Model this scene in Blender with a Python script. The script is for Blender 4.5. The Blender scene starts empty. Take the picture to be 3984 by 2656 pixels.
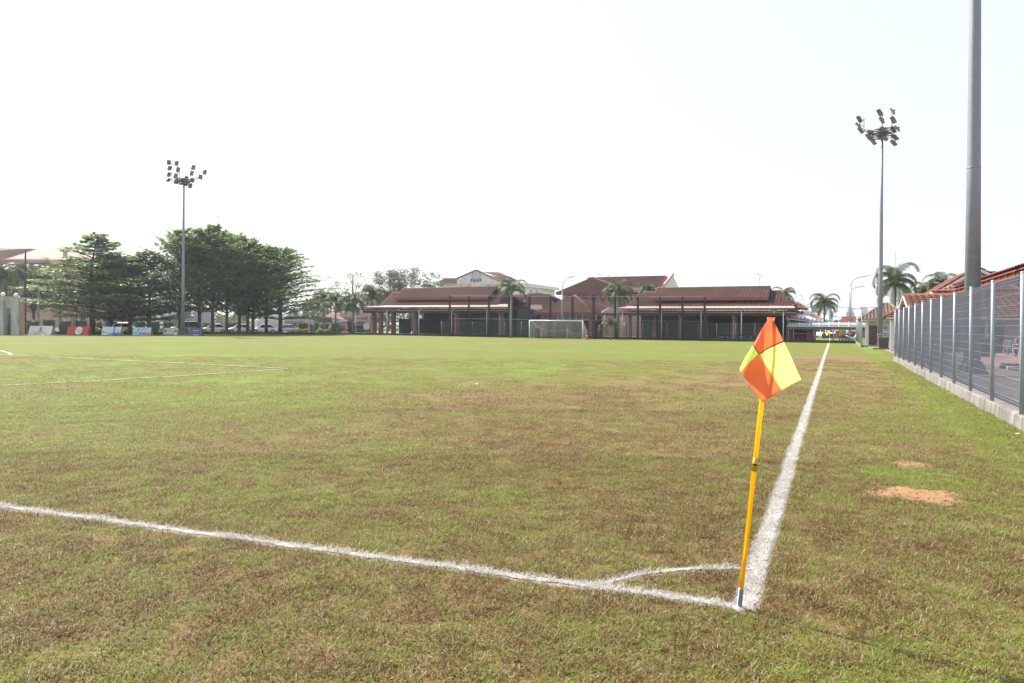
import bpy, bmesh, math, random
import numpy as np
from mathutils import Vector, Matrix
random.seed(7); RNG = np.random.default_rng(7)
SC = bpy.context.scene; COL = SC.collection
PI = math.pi; R = math.radians

# ---------------------------------------------------------------- camera
FPX, EYE, ROLL, V0 = 2700.0, 1.70, 0.0095, 1264.0      # focal length in px of a 3984 px wide frame, eye height
YAW = math.atan(1250 / 2700)
CAMP = np.array([0.503, -4.392, EYE])
FW = np.array([-math.sin(YAW), math.cos(YAW), 0.0]); RT = np.array([math.cos(YAW), math.sin(YAW), 0.0])
cd = bpy.data.cameras.new('camera'); cam = bpy.data.objects.new('camera', cd); COL.objects.link(cam)
cd.sensor_fit = 'HORIZONTAL'; cd.sensor_width = 36; cd.lens = 36 * FPX / 3984
cd.shift_y = -(1328 - V0) / 3984; cd.clip_start = 0.1; cd.clip_end = 6000
cam.matrix_world = Matrix.Translation(Vector(CAMP)) @ Matrix.Rotation(YAW, 4, 'Z') @ Matrix.Rotation(PI / 2, 4, 'X') @ Matrix.Rotation(ROLL, 4, 'Z')
SC.camera = cam

# ---------------------------------------------------------------- sky, sun, exposure
SUN_EL = R(46); SUN_DIR = Vector((-0.94 * math.cos(SUN_EL), 0.342 * math.cos(SUN_EL), math.sin(SUN_EL)))
w = bpy.data.worlds.new('World'); SC.world = w; w.use_nodes = True
nt = w.node_tree; bg = nt.nodes['Background']
sky = nt.nodes.new('ShaderNodeTexSky'); sky.sky_type = 'NISHITA'; sky.sun_disc = False
sky.sun_elevation = SUN_EL; sky.sun_rotation = math.atan2(SUN_DIR.x, SUN_DIR.y)
sky.air_density = 1.0; sky.dust_density = 2.0; sky.ozone_density = 1.0; sky.altitude = 0
veil = nt.nodes.new('ShaderNodeMix'); veil.data_type = 'RGBA'; veil.inputs[0].default_value = 0.62      # thin even high haze over the whole sky
veil.inputs[7].default_value = (7.5, 7.6, 7.85, 1); nt.links.new(sky.outputs[0], veil.inputs[6])
nt.links.new(veil.outputs[2], bg.inputs[0]); bg.inputs[1].default_value = 0.085
sl = bpy.data.lights.new('sun', 'SUN'); sl.energy = 4.8; sl.angle = R(0.6); sl.color = (1.0, 0.955, 0.88)
so = bpy.data.objects.new('sun', sl); COL.objects.link(so)
so.rotation_euler = (-SUN_DIR).to_track_quat('-Z', 'Y').to_euler(); so.location = (-40, 20, 60)
vs = SC.view_settings; vs.view_transform = 'Standard'; vs.look = 'None'; vs.exposure = 1.0; vs.gamma = 1.0; vs.use_curve_mapping = False

cy = SC.cycles; cy.max_bounces = 5; cy.diffuse_bounces = 2; cy.glossy_bounces = 2; cy.transmission_bounces = 3; cy.volume_bounces = 0; cy.use_light_tree = False; cy.transparent_max_bounces = 8; cy.caustics_reflective = False; cy.caustics_refractive = False

# ---------------------------------------------------------------- surveying helpers: photo pixel -> place on the site
def ray(x, y):
    dx, dy = x - 1992, y - V0; c, s = math.cos(ROLL), math.sin(ROLL)
    return (c * dx + s * dy) / FPX, (-s * dx + c * dy) / FPX
def G(x, y, z=0.0):                       # on the ground (height z)
    X, Y = ray(x, y); D = (EYE - z) / Y; P = CAMP + D * FW + X * D * RT; return Vector((P[0], P[1], z))
def A(x, y, D):                           # at distance D along the view axis
    X, Y = ray(x, y); P = CAMP + D * FW + X * D * RT; return Vector((P[0], P[1], EYE - Y * D))
def PY(x, y, yw):                         # on a wall parallel to the goal line
    X, Y = ray(x, y); D = (yw - CAMP[1]) / (FW[1] + X * RT[1]); return A(x, y, D)
def PX(x, y, xw):                         # on a wall parallel to the touchline
    X, Y = ray(x, y); D = (xw - CAMP[0]) / (FW[0] + X * RT[0]); return A(x, y, D)
def depth(p): return float((np.array(p) - CAMP) @ FW)

# ---------------------------------------------------------------- materials
def new_mat(name):
    m = bpy.data.materials.new(name); m.use_nodes = True; return m, m.node_tree, m.node_tree.nodes['Principled BSDF']
def nn(nt, t, **kw):
    n = nt.nodes.new(t)
    for k, v in kw.items():
        if k.startswith('i_'):
            key = k[2:]; key = int(key) if key.isdigit() else key.replace('_', ' ')
            s = n.inputs[key]
            if hasattr(v, 'is_output') or isinstance(v, bpy.types.NodeSocket): nt.links.new(v, s)
            else: s.default_value = v
        else: setattr(n, k, v)
    return n
def mth(nt, op, a, b=None, c=None, clamp=False):
    n = nt.nodes.new('ShaderNodeMath'); n.operation = op; n.use_clamp = clamp
    for i, v in enumerate((a, b, c)):
        if v is None: continue
        if isinstance(v, (int, float)): n.inputs[i].default_value = v
        else: nt.links.new(v, n.inputs[i])
    return n.outputs[0]
def ramp(nt, fac, stops, interp='LINEAR'):
    n = nt.nodes.new('ShaderNodeValToRGB'); r = n.color_ramp; r.interpolation = interp
    while len(r.elements) < len(stops): r.elements.new(0.5)
    for e, (p, c) in zip(r.elements, stops): e.position = p; e.color = (*c, 1) if len(c) == 3 else c
    nt.links.new(fac, n.inputs[0]); return n.outputs[0]
def mixc(nt, f, a, b, mode='MIX'):
    n = nt.nodes.new('ShaderNodeMix'); n.data_type = 'RGBA'; n.blend_type = mode
    for s, v in ((n.inputs[0], f), (n.inputs[6], a), (n.inputs[7], b)):
        if isinstance(v, bpy.types.NodeSocket): nt.links.new(v, s)
        elif isinstance(v, (int, float)): s.default_value = v
        else: s.default_value = (*v, 1) if len(v) == 3 else v
    return n.outputs[2]
def noise(nt, vec, scale, detail=3, rough=0.55, dist=0.0):
    n = nn(nt, 'ShaderNodeTexNoise', i_Scale=scale, i_Detail=detail, i_Roughness=rough, i_Distortion=dist)
    if vec is not None: nt.links.new(vec, n.inputs['Vector'])
    return n.outputs[0]
def pos(nt): return nt.nodes.new('ShaderNodeNewGeometry').outputs['Position']
def scaled(nt, vec, s):
    n = nt.nodes.new('ShaderNodeVectorMath'); n.operation = 'MULTIPLY'; nt.links.new(vec, n.inputs[0]); n.inputs[1].default_value = s; return n.outputs[0]
MATS = {}
def simple(name, col, rough=0.6, metal=0.0, var=0.18, scale=3.0, bump=0.0, bscale=None, dirt=None, dirt_amt=0.0, spec=None):
    """painted / cast / coated surface: base colour with uneven tone, optional worn dirt and fine relief"""
    if name in MATS: return MATS[name]
    m, nt, b = new_mat(name); p = pos(nt)
    n1 = noise(nt, p, scale, 4)
    c = mixc(nt, n1, tuple(x * (1 - var) for x in col), tuple(min(1, x * (1 + var)) for x in col))
    if dirt:
        n2 = noise(nt, scaled(nt, p, (1, 1, 0.25)), scale * 2.3, 5, 0.65)
        f = mth(nt, 'MULTIPLY', ramp(nt, n2, [(0.45, (0, 0, 0)), (0.7, (1, 1, 1))]), dirt_amt)
        c = mixc(nt, f, c, dirt)
    nt.links.new(c, b.inputs['Base Color']); b.inputs['Roughness'].default_value = rough; b.inputs['Metallic'].default_value = metal
    if spec is not None: b.inputs['Specular IOR Level'].default_value = spec
    if bump:
        bn = nn(nt, 'ShaderNodeBump', i_Strength=bump, i_Distance=0.02); nt.links.new(noise(nt, p, bscale or scale * 8, 4), bn.inputs['Height'])
        nt.links.new(bn.outputs[0], b.inputs['Normal'])
    MATS[name] = m; return m

# ---------------------------------------------------------------- mesh builder
class MB:
    def __init__(s): s.v = []; s.f = []; s.c = []
    def add(s, vs, fs):
        o = len(s.v); s.v += [tuple(p) for p in vs]; s.f += [tuple(i + o for i in f) for f in fs]; return s
    def box(s, x0, x1, y0, y1, z0, z1):
        return s.add([(x0,y0,z0),(x1,y0,z0),(x1,y1,z0),(x0,y1,z0),(x0,y0,z1),(x1,y0,z1),(x1,y1,z1),(x0,y1,z1)],
                     [(3,2,1,0),(4,5,6,7),(0,1,5,4),(1,2,6,5),(2,3,7,6),(3,0,4,7)])
    def hexa(s, b, t):   # bottom quad, top quad (same winding, ccw from above)
        return s.add(list(b) + list(t), [(3,2,1,0),(4,5,6,7),(0,1,5,4),(1,2,6,5),(2,3,7,6),(3,0,4,7)])
    def bar(s, a, b, w, h=None, up=(0, 0, 1)):
        h = w if h is None else h; a = Vector(a); b = Vector(b); d = (b - a).normalized(); u = Vector(up)
        if abs(d.dot(u)) > 0.98: u = Vector((0, 1, 0))
        x = d.cross(u).normalized() * (w / 2); y = x.cross(d).normalized() * (h / 2)
        return s.hexa([a - x - y, a + x - y, a + x + y, a - x + y], [b - x - y, b + x - y, b + x + y, b - x + y])
    def tube(s, pts, rad, n=8, cap=True):
        pts = [Vector(p) for p in pts]; rad = [rad] * len(pts) if isinstance(rad, (int, float)) else rad
        o = len(s.v); u = None
        for i, p in enumerate(pts):
            d = (pts[min(i + 1, len(pts) - 1)] - pts[max(i - 1, 0)]).normalized()
            if u is None: u = d.cross(Vector((0, 0, 1)) if abs(d.z) < 0.9 else Vector((1, 0, 0))).normalized()
            else: u = (u - d * u.dot(d)).normalized()
            v = d.cross(u)
            for k in range(n):
                a = 2 * PI * k / n; s.v.append(tuple(p + (u * math.cos(a) + v * math.sin(a)) * rad[i]))
        for i in range(len(pts) - 1):
            for k in range(n):
                a, b = o + i * n + k, o + i * n + (k + 1) % n; s.f.append((a, b, b + n, a + n))
        if cap:
            s.f.append(tuple(o + k for k in range(n))[::-1]); e = o + (len(pts) - 1) * n; s.f.append(tuple(e + k for k in range(n)))
        return s
    def lathe(s, prof, n=12, c=(0, 0, 0)):
        o = len(s.v)
        for r, z in prof:
            for k in range(n): a = 2 * PI * k / n; s.v.append((c[0] + r * math.cos(a), c[1] + r * math.sin(a), c[2] + z))
        for i in range(len(prof) - 1):
            for k in range(n): a, b = o + i * n + k, o + i * n + (k + 1) % n; s.f.append((a, b, b + n, a + n))
        return s
    def prism(s, poly, off):   # planar polygon swept by vector off
        poly = [Vector(p) for p in poly]; off = Vector(off); n = len(poly)
        return s.add(poly + [p + off for p in poly], [tuple(range(n))[::-1], tuple(range(n, 2 * n))] + [(i, (i + 1) % n, (i + 1) % n + n, i + n) for i in range(n)])
    def sphere(s, c, r, n=10, m=7, sx=1, sy=1, sz=1):
        o = len(s.v)
        for i in range(m + 1):
            t = PI * i / m
            for k in range(n): a = 2 * PI * k / n; s.v.append((c[0] + r*sx*math.sin(t)*math.cos(a), c[1] + r*sy*math.sin(t)*math.sin(a), c[2] + r*sz*math.cos(t)))
        for i in range(m):
            for k in range(n): a, b = o + i*n + k, o + i*n + (k+1) % n; s.f.append((a + n, b + n, b, a))
        return s
    def mesh(s, name, mat, off=(0, 0, 0), smooth=False):
        me = bpy.data.meshes.new(name); v = s.v
        if any(off): v = [(p[0] - off[0], p[1] - off[1], p[2] - off[2]) for p in v]
        me.from_pydata(v, [], s.f); me.validate()
        if smooth: me.shade_smooth()
        if mat: me.materials.append(mat)
        return me
    def build(s, name, mat, parent=None, smooth=False, bevel=0.0, off=None):
        if off is None: off = world_loc(parent) if parent else (0, 0, 0)
        o = bpy.data.objects.new(name, s.mesh(name, mat, off, smooth)); COL.objects.link(o)
        if parent: o.parent = parent
        if bevel:
            md = o.modifiers.new('edge', 'BEVEL'); md.width = bevel; md.segments = 2; md.limit_method = 'ANGLE'; md.angle_limit = R(40)
        return o
ORG = {}
def world_loc(o):
    while o.parent: o = o.parent
    return ORG.get(o.name, (0, 0, 0))
def tag(o, label=None, cat=None, group=None, kind=None):
    if label: o['label'] = label
    if cat: o['category'] = cat
    if group: o['group'] = group
    if kind: o['kind'] = kind
    return o
def thing(name, label, cat, loc=(0, 0, 0), rz=0.0, group=None, local=False):
    """Empty at the base of a thing. Parts are modelled in site coordinates unless local."""
    o = bpy.data.objects.new(name, None); COL.objects.link(o); o.empty_display_size = 0.3
    o.location = loc; o.rotation_euler = (0, 0, rz); tag(o, label, cat, group)
    if not local: ORG[o.name] = tuple(loc)
    return o
def copy_tree(o, parent=None):
    c = o.copy(); COL.objects.link(c); c.parent = parent
    for ch in o.children: copy_tree(ch, c)
    return c
def sheet(name, poly, z, mat, kind='structure'):
    m = MB(); m.add([(p[0], p[1], z) for p in poly], [tuple(range(len(poly)))]); o = m.build(name, mat)
    return tag(o, kind=kind)

# ================================================================ GROUND, TURF, MARKINGS
def turf_greenness(nt, p, dt=4):
    sep = nn(nt, 'ShaderNodeSeparateXYZ', i_0=p).outputs; x, y = sep[0], sep[1]
    big = noise(nt, scaled(nt, p, (0.16, 0.16, 0.0)), 1.0, min(dt, 2), 0.6, 0.6)
    med = noise(nt, scaled(nt, p, (0.9, 0.9, 0.0)), 1.0, dt-1, 0.6, 0.0)
    sml = noise(nt, scaled(nt, p, (3.6, 3.6, 0.0)), 1.0, dt-2, 0.6)
    g = mth(nt, 'ADD', mth(nt, 'MULTIPLY', mth(nt, 'SUBTRACT', big, 0.5), 0.95), mth(nt, 'MULTIPLY', mth(nt, 'SUBTRACT', med, 0.5), 0.75))
    g = mth(nt, 'ADD', g, mth(nt, 'MULTIPLY', mth(nt, 'SUBTRACT', sml, 0.5), 0.75))
    # the watered half of the pitch is greener, the corner and the run-off drier
    wet = nn(nt, 'ShaderNodeMapRange', i_0=mth(nt, 'ADD', mth(nt, 'MULTIPLY', x, -0.9), mth(nt, 'MULTIPLY', y, 0.22)), i_1=6.0, i_2=14.0, interpolation_type='SMOOTHSTEP').outputs[0]
    g = mth(nt, 'ADD', g, mth(nt, 'MULTIPLY', wet, 0.35))
    run = nn(nt, 'ShaderNodeMapRange', i_0=x, i_1=0.6, i_2=3.2, interpolation_type='SMOOTHSTEP').outputs[0]
    g = mth(nt, 'ADD', g, mth(nt, 'MULTIPLY', run, 0.08))
    edge = nn(nt, 'ShaderNodeMapRange', i_0=mth(nt, 'ABSOLUTE', mth(nt, 'SUBTRACT', x, 3.1)), i_1=0.25, i_2=1.0, i_3=1.0, i_4=0.0).outputs[0]
    g = mth(nt, 'ADD', g, mth(nt, 'MULTIPLY', edge, 0.32))
    def patch(cx, cy, rx, ry, amt):      # greener tufts round the old drain holes and in the damp run-off
        q = mth(nt, 'ADD', mth(nt, 'POWER', mth(nt, 'ABSOLUTE', mth(nt, 'DIVIDE', mth(nt, 'SUBTRACT', x, cx), rx)), 2.0), mth(nt, 'POWER', mth(nt, 'ABSOLUTE', mth(nt, 'DIVIDE', mth(nt, 'SUBTRACT', y, cy), ry)), 2.0))
        return mth(nt, 'MULTIPLY', mth(nt, 'MAXIMUM', mth(nt, 'SUBTRACT', 1.0, q), 0.0), amt)
    for a_ in ((1.35, 4.75, .75, 1.0, .55), (1.5, 9.5, 1.0, 4.0, .16), (2.2, -1.4, 2.2, 2.6, .34), (2.2, 2.2, 1.5, 2.4, .16), (2.6, 12.0, 1.1, 5.0, .25)): g = mth(nt, 'ADD', g, patch(*a_))
    return mth(nt, 'ADD', g, 0.43), wet, x, y
TURF_RAMP = [(0.0, (0.140, 0.068, 0.030)), (0.20, (0.262, 0.148, 0.066)), (0.40, (0.345, 0.245, 0.115)), (0.52, (0.295, 0.252, 0.082)),
             (0.68, (0.240, 0.248, 0.052)), (0.85, (0.208, 0.268, 0.042)), (1.0, (0.26, 0.35, 0.06))]
def paint_mask(nt, p, x, y, amp):
    """lime line paint round the corner: distance to touchline, goal line and quarter arc, frayed by noise"""
    n1 = mth(nt, 'MULTIPLY', mth(nt, 'SUBTRACT', noise(nt, scaled(nt, p, (26, 26, 0)), 1.0, 1, 0.7), 0.5), amp)
    n2 = mth(nt, 'MULTIPLY', mth(nt, 'SUBTRACT', noise(nt, scaled(nt, p, (1.3, 1.3, 0)), 1.0, 0), 0.5), 0.05)
    dt = mth(nt, 'SUBTRACT', mth(nt, 'ABSOLUTE', mth(nt, 'ADD', mth(nt, 'SUBTRACT', x, 0.028), n2)), 0.072)
    dt = mth(nt, 'MAXIMUM', dt, mth(nt, 'SUBTRACT', -0.01, y))
    gy = mth(nt, 'MULTIPLY', mth(nt, 'MINIMUM', mth(nt, 'ADD', x, 0.25), 0.0), 0.098)
    gy = mth(nt, 'ADD', gy, mth(nt, 'MULTIPLY', n2, 0.6))
    dg = mth(nt, 'SUBTRACT', mth(nt, 'ABSOLUTE', mth(nt, 'SUBTRACT', y, gy)), 0.058)
    dg = mth(nt, 'MAXIMUM', dg, mth(nt, 'SUBTRACT', x, 0.03))
    rr = mth(nt, 'POWER', mth(nt, 'ADD', mth(nt, 'POWER', mth(nt, 'SUBTRACT', x, 0.451), 2.0), mth(nt, 'POWER', mth(nt, 'ADD', y, 0.66), 2.0)), 0.5)
    da = mth(nt, 'SUBTRACT', mth(nt, 'ABSOLUTE', mth(nt, 'SUBTRACT', rr, 1.465)), 0.040)
    da = mth(nt, 'MAXIMUM', da, mth(nt, 'MAXIMUM', x, mth(nt, 'SUBTRACT', -0.11, y)))
    d = mth(nt, 'MINIMUM', dt, mth(nt, 'MINIMUM', dg, da))
    d = mth(nt, 'ADD', d, n1)
    return nn(nt, 'ShaderNodeMapRange', i_0=d, i_1=-0.018, i_2=0.022, i_3=1.0, i_4=0.0).outputs[0]
# -- soil and thatch under the blades, and the far pitch
m, nt, b = new_mat('turf'); p = pos(nt)
g, wet, gx, gy_ = turf_greenness(nt, p)
fine = noise(nt, scaled(nt, p, (38, 38, 0)), 1.0, 4, 0.75)
mid = noise(nt, scaled(nt, p, (7, 7, 0)), 1.0, 4, 0.7); far_ = noise(nt, scaled(nt, p, (0.55, 0.55, 0)), 1.0, 5, 0.75)
k = mth(nt, 'ADD', mth(nt, 'ADD', g, mth(nt, 'MULTIPLY', mth(nt, 'SUBTRACT', far_, 0.5), 0.8)), mth(nt, 'ADD', mth(nt, 'MULTIPLY', mth(nt, 'SUBTRACT', fine, 0.5), 0.75), mth(nt, 'MULTIPLY', mth(nt, 'SUBTRACT', mid, 0.5), 0.5)))
c = ramp(nt, k, [(a_, tuple(0.60*x for x in c_)) for a_, c_ in TURF_RAMP])  # ramp darkened evenly: self-shadowing between blades put into the ground colour
pm = paint_mask(nt, p, gx, gy_, 0.05)
c = mixc(nt, mth(nt, 'MULTIPLY', pm, 0.8), c, (0.42, 0.395, 0.37))
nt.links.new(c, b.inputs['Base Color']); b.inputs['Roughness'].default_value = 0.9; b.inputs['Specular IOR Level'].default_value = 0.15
bn = nn(nt, 'ShaderNodeBump', i_Strength=0.8, i_Distance=0.03); nt.links.new(mth(nt, 'ADD', fine, mid), bn.inputs['Height']); nt.links.new(bn.outputs[0], b.inputs['Normal'])
M_TURF = m
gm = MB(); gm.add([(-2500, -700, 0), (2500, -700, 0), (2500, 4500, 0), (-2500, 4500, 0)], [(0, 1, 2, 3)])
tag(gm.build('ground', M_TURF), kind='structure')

# -- blades
m, nt, b = new_mat('grass_blade'); p = pos(nt)
g, wet, gx, gy_ = turf_greenness(nt, p, 2)
at = nn(nt, 'ShaderNodeAttribute', attribute_name='rnd').outputs['Fac']
oi = nt.nodes.new('ShaderNodeObjectInfo').outputs['Random']
k = mth(nt, 'ADD', g, mth(nt, 'ADD', mth(nt, 'MULTIPLY', mth(nt, 'SUBTRACT', at, 0.5), 1.35), mth(nt, 'MULTIPLY', mth(nt, 'SUBTRACT', oi, 0.5), 0.25)))
c = ramp(nt, k, TURF_RAMP)
at2 = nn(nt, 'ShaderNodeAttribute', attribute_name='rnd2').outputs['Fac']
c = mixc(nt, mth(nt, 'GREATER_THAN', at2, 0.90), c, (0.50, 0.42, 0.29))            # bleached straw
pm = paint_mask(nt, p, gx, gy_, 0.07)
c = mixc(nt, mth(nt, 'MULTIPLY', pm, mth(nt, 'LESS_THAN', at2, 0.93)), c, (0.60, 0.575, 0.555))
nt.links.new(c, b.inputs['Base Color']); b.inputs['Roughness'].default_value = 0.55; b.inputs['Specular IOR Level'].default_value = 0.25
tr = nn(nt, 'ShaderNodeBsdfTranslucent'); nt.links.new(c, tr.inputs[0])
mx = nn(nt, 'ShaderNodeMixShader', i_0=0.45); nt.links.new(b.outputs[0], mx.inputs[1]); nt.links.new(tr.outputs[0], mx.inputs[2])
nt.links.new(mx.outputs[0], nt.nodes['Material Output'].inputs[0]); M_BLADE = m
def clump(name, nb, rad, lmin, lmax, wid, flat, mat):
    V = []; Fc = []; r1 = []; r2 = []
    for i in range(nb):
        a = RNG.uniform(0, 2*PI); q = rad * math.sqrt(RNG.uniform()); bx, by = q*math.cos(a), q*math.sin(a)
        h = RNG.uniform(0, 2*PI); L = RNG.uniform(lmin, lmax) ; el = R(RNG.uniform(*flat)); el2 = el - R(RNG.uniform(10, 50))
        dx, dy = math.cos(h), math.sin(h); px, py = -dy*wid/2*RNG.uniform(.7, 1.4), dx*wid/2
        m1 = (bx + dx*math.cos(el)*L*.55, by + dy*math.cos(el)*L*.55, math.sin(el)*L*.55)
        t = (m1[0] + dx*math.cos(el2)*L*.45, m1[1] + dy*math.cos(el2)*L*.45, max(0.002, m1[2] + math.sin(el2)*L*.45))
        o = len(V); V += [(bx-px, by-py, 0), (bx+px, by+py, 0), (m1[0]+px*.8, m1[1]+py*.8, m1[2]), (m1[0]-px*.8, m1[1]-py*.8, m1[2]), t]
        Fc += [(o, o+1, o+2, o+3), (o+3, o+2, o+4)]; a1, a2 = RNG.uniform(), RNG.uniform(); r1 += [a1]*5; r2 += [a2]*5
    me = bpy.data.meshes.new(name); me.from_pydata(V, [], Fc); me.materials.append(mat)
    for nm, arr in (('rnd', r1), ('rnd2', r2)):
        at = me.attributes.new(nm, 'FLOAT', 'POINT'); at.data.foreach_set('value', arr)
    return bpy.data.objects.new(name, me)
def scatter(name, patch_v, patch_f, dens, clumps, smin, smax, seed, even=None):
    cl = bpy.data.collections.new(name + '_tufts')
    for o in clumps: cl.objects.link(o)
    me = bpy.data.meshes.new(name); me.from_pydata(patch_v, [], patch_f)
    at = me.attributes.new('dens', 'FLOAT', 'POINT'); at.data.foreach_set('value', dens)
    ob = bpy.data.objects.new(name, me); COL.objects.link(ob); tag(ob, kind='stuff')
    ng = bpy.data.node_groups.new(name + '_scatter', 'GeometryNodeTree')
    ng.interface.new_socket('Geometry', in_out='INPUT', socket_type='NodeSocketGeometry'); ng.interface.new_socket('Geometry', in_out='OUTPUT', socket_type='NodeSocketGeometry')
    gi, go = ng.nodes.new('NodeGroupInput'), ng.nodes.new('NodeGroupOutput'); L = ng.links.new
    na = ng.nodes.new('GeometryNodeInputNamedAttribute'); na.data_type = 'FLOAT'; na.inputs[0].default_value = 'dens'
    dp = ng.nodes.new('GeometryNodeDistributePointsOnFaces'); L(gi.outputs[0], dp.inputs['Mesh']); dp.inputs['Seed'].default_value = seed
    if even:      # blue-noise spacing so that no bare gaps open between the tufts
        dp.distribute_method = 'POISSON'; dp.inputs['Distance Min'].default_value = even; dp.inputs['Density Max'].default_value = 6/even**2*.35; L(na.outputs[0], dp.inputs['Density Factor'])
    else: L(na.outputs[0], dp.inputs['Density'])
    ci = ng.nodes.new('GeometryNodeCollectionInfo'); ci.inputs[0].default_value = cl; ci.inputs[1].default_value = True; ci.inputs[2].default_value = True
    ip = ng.nodes.new('GeometryNodeInstanceOnPoints'); L(dp.outputs[0], ip.inputs['Points']); L(ci.outputs[0], ip.inputs['Instance']); ip.inputs['Pick Instance'].default_value = True
    rv = ng.nodes.new('FunctionNodeRandomValue'); rv.data_type = 'FLOAT_VECTOR'; rv.inputs[0].default_value = (-.12, -.12, 0); rv.inputs[1].default_value = (.12, .12, 2*PI); L(rv.outputs[0], ip.inputs['Rotation'])
    rs = ng.nodes.new('FunctionNodeRandomValue'); rs.data_type = 'FLOAT'; rs.inputs[2].default_value = smin; rs.inputs[3].default_value = smax; L(rs.outputs[1], ip.inputs['Scale'])
    L(ip.outputs[0], go.inputs[0])
    md = ob.modifiers.new('scatter', 'NODES'); md.node_group = ng
    return ob
def fan(d0, d1, nr, wl, wr, densf, keep=None):
    V, Fc, dn = [], [], []; nc = 24
    for i in range(nr + 1):
        D = d0 * (d1 / d0) ** (i / nr)
        for j in range(nc + 1):
            X = wl + (wr - wl) * j / nc; q = CAMP + D*FW + X*(D + .6)*RT; V.append((min(q[0], 3.38) if keep else q[0], q[1], 0.0)); dn.append(densf(D))
    for i in range(nr):
        for j in range(nc): a = i*(nc+1) + j; Fc.append((a, a+1, a+nc+2, a+nc+1))
    return V, Fc, dn
short = [clump('turf_tuft', 430, 0.18, 0.016, 0.050, 0.0040, (8, 66), M_BLADE) for _ in range(8)]
v, f, dn = fan(2.7, 9.0, 12, -0.86, 0.86, lambda D: 1.0, True)
scatter('grass', v, f, dn, short, 0.85, 1.2, 3, .125)
short2 = [clump('turf_tuft', 300, 0.30, 0.020, 0.050, 0.0055, (8, 60), M_BLADE) for _ in range(6)]
v, f, dn = fan(8.8, 14.0, 8, -0.84, 0.82, lambda D: 1.0, True)
scatter('grass', v, f, dn, short2, 0.85, 1.25, 5, .18)
v, f, dn = fan(13.8, 34.0, 12, -0.84, 0.82, lambda D: 1.0 if D < 20 else .45, True)
scatter('grass', v, f, dn, short2, 1.1, 1.7, 6, .32)
# taller weeds in the run-off and along the plinth
tall = [clump('weed_tuft', 26, 0.05, 0.04, 0.10, 0.0055, (35, 80), M_BLADE) for _ in range(5)]
def strip(x0, x1, y0, y1, d, nx=6, ny=30):
    V = [(x0 + (x1-x0)*i/nx, y0 + (y1-y0)*j/ny, 0) for j in range(ny+1) for i in range(nx+1)]
    Fc = [(j*(nx+1)+i, j*(nx+1)+i+1, (j+1)*(nx+1)+i+1, (j+1)*(nx+1)+i) for j in range(ny) for i in range(nx)]
    return V, Fc, [d(*q[:2]) for q in V]
hsh = lambda x, y: 0.5 + 0.5*math.sin(3.1*x + 1.7*math.sin(2.3*y))*math.sin(2.7*y + 1.3*math.sin(1.9*x))
v, f, dn = strip(0.5, 3.38, -3.2, 36, lambda x, y: max(0, (26*max(0, hsh(x, y) - .45) + (70 if x > 2.7 else 0) + (30*max(0, 1 - abs(y+2.2)/1.2) if x > .9 else 0)) * (1 if y < 16 else .35)), 12, 60)
scatter('long_grass', v, f, dn, tall, 0.55, 1.1, 9)
v, f, dn = strip(-6.5, 0.4, -3.0, 6.0, lambda x, y: 16*max(0, hsh(x*.9+4, y*1.1) - .6), 24, 24)
scatter('long_grass', v, f, dn, tall, 0.4, 0.7, 11)

# -- line paint sheets
M_LINE = simple('line_paint', (0.36, 0.345, 0.325), 0.85, var=0.25, scale=14, bump=0.4, bscale=60, dirt=(0.30, 0.24, 0.14), dirt_amt=0.55)
def paint(name, pts, wdt, label, z=0.005, step=0.35, jag=0.22, mat=None):
    P = []; 
    for a, c2 in zip(pts[:-1], pts[1:]):
        a, c2 = Vector(a[:2]), Vector(c2[:2]); n = max(1, int((c2-a).length/step)); P += [a + (c2-a)*i/n for i in range(n)]
    P.append(Vector(pts[-1][:2])); mb = MB(); o = []
    for i, q in enumerate(P):
        d = (P[min(i+1, len(P)-1)] - P[max(i-1, 0)]).normalized(); nrm = Vector((-d.y, d.x))
        for s in (1, -1): r = q + nrm*s*wdt/2*(1 + RNG.uniform(-jag, jag)); o.append((r.x, r.y, z))
    mb.add(o, [(2*i, 2*i+1, 2*i+3, 2*i+2) for i in range(len(P)-1)])
    ob = mb.build(name, mat or M_LINE); tag(ob, kind='structure'); return ob
M_WORN = simple('worn_line_paint', (0.40, 0.40, 0.30), 0.85, var=0.3, scale=6, dirt=(0.20, 0.21, 0.07), dirt_amt=1.0)
YF = 77.4                                                    # far goal line
paint('touchline', [(0.03, 0.0), (0.03, 4), (0.02, 8), (0.06, 36), (0.13, YF)], 0.10, '', step=0.08, jag=.5)
paint('goal_line', [(0.03, 0.0), (-0.25, 0.0), (-1.22, -0.10), (-5.3, -0.49), (-7.6, -0.72)], 0.06, '', z=0.007, step=0.07, jag=.6)
paint('corner_arc', [(0.451 + 1.465*math.cos(t), -0.66 + 1.465*math.sin(t)) for t in np.linspace(R(108), R(158), 26)], 0.04, '', z=0.009, step=0.05, jag=.7)
paint('goal_line', [(-7.6, -0.72), (-68, -1.0)], 0.1, '', z=0.005, step=0.5)
pc = (-17.6, 15.3)
paint('penalty_area_line', [(-19.3, -1.0), (-18.95, 6.3), (-18.42, 8.3), (-17.95, 10.9), pc], 0.11, '', z=0.024, step=0.3, mat=M_WORN)
paint('penalty_area_line', [pc, (-23.65, 15.6), (-29.3, 15.65), (-35.7, 15.85), (-58, 16.0)], 0.11, '', z=0.030, step=0.4, mat=M_WORN)
paint('penalty_arc', [(-35.6, 15.9), (-37.4, 16.9), (-39, 17.6), (-41.5, 18.7), (-44, 18.9), (-47, 17.6), (-49, 16.0)], 0.14, '', z=0.012, step=0.5, mat=M_WORN)
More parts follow.
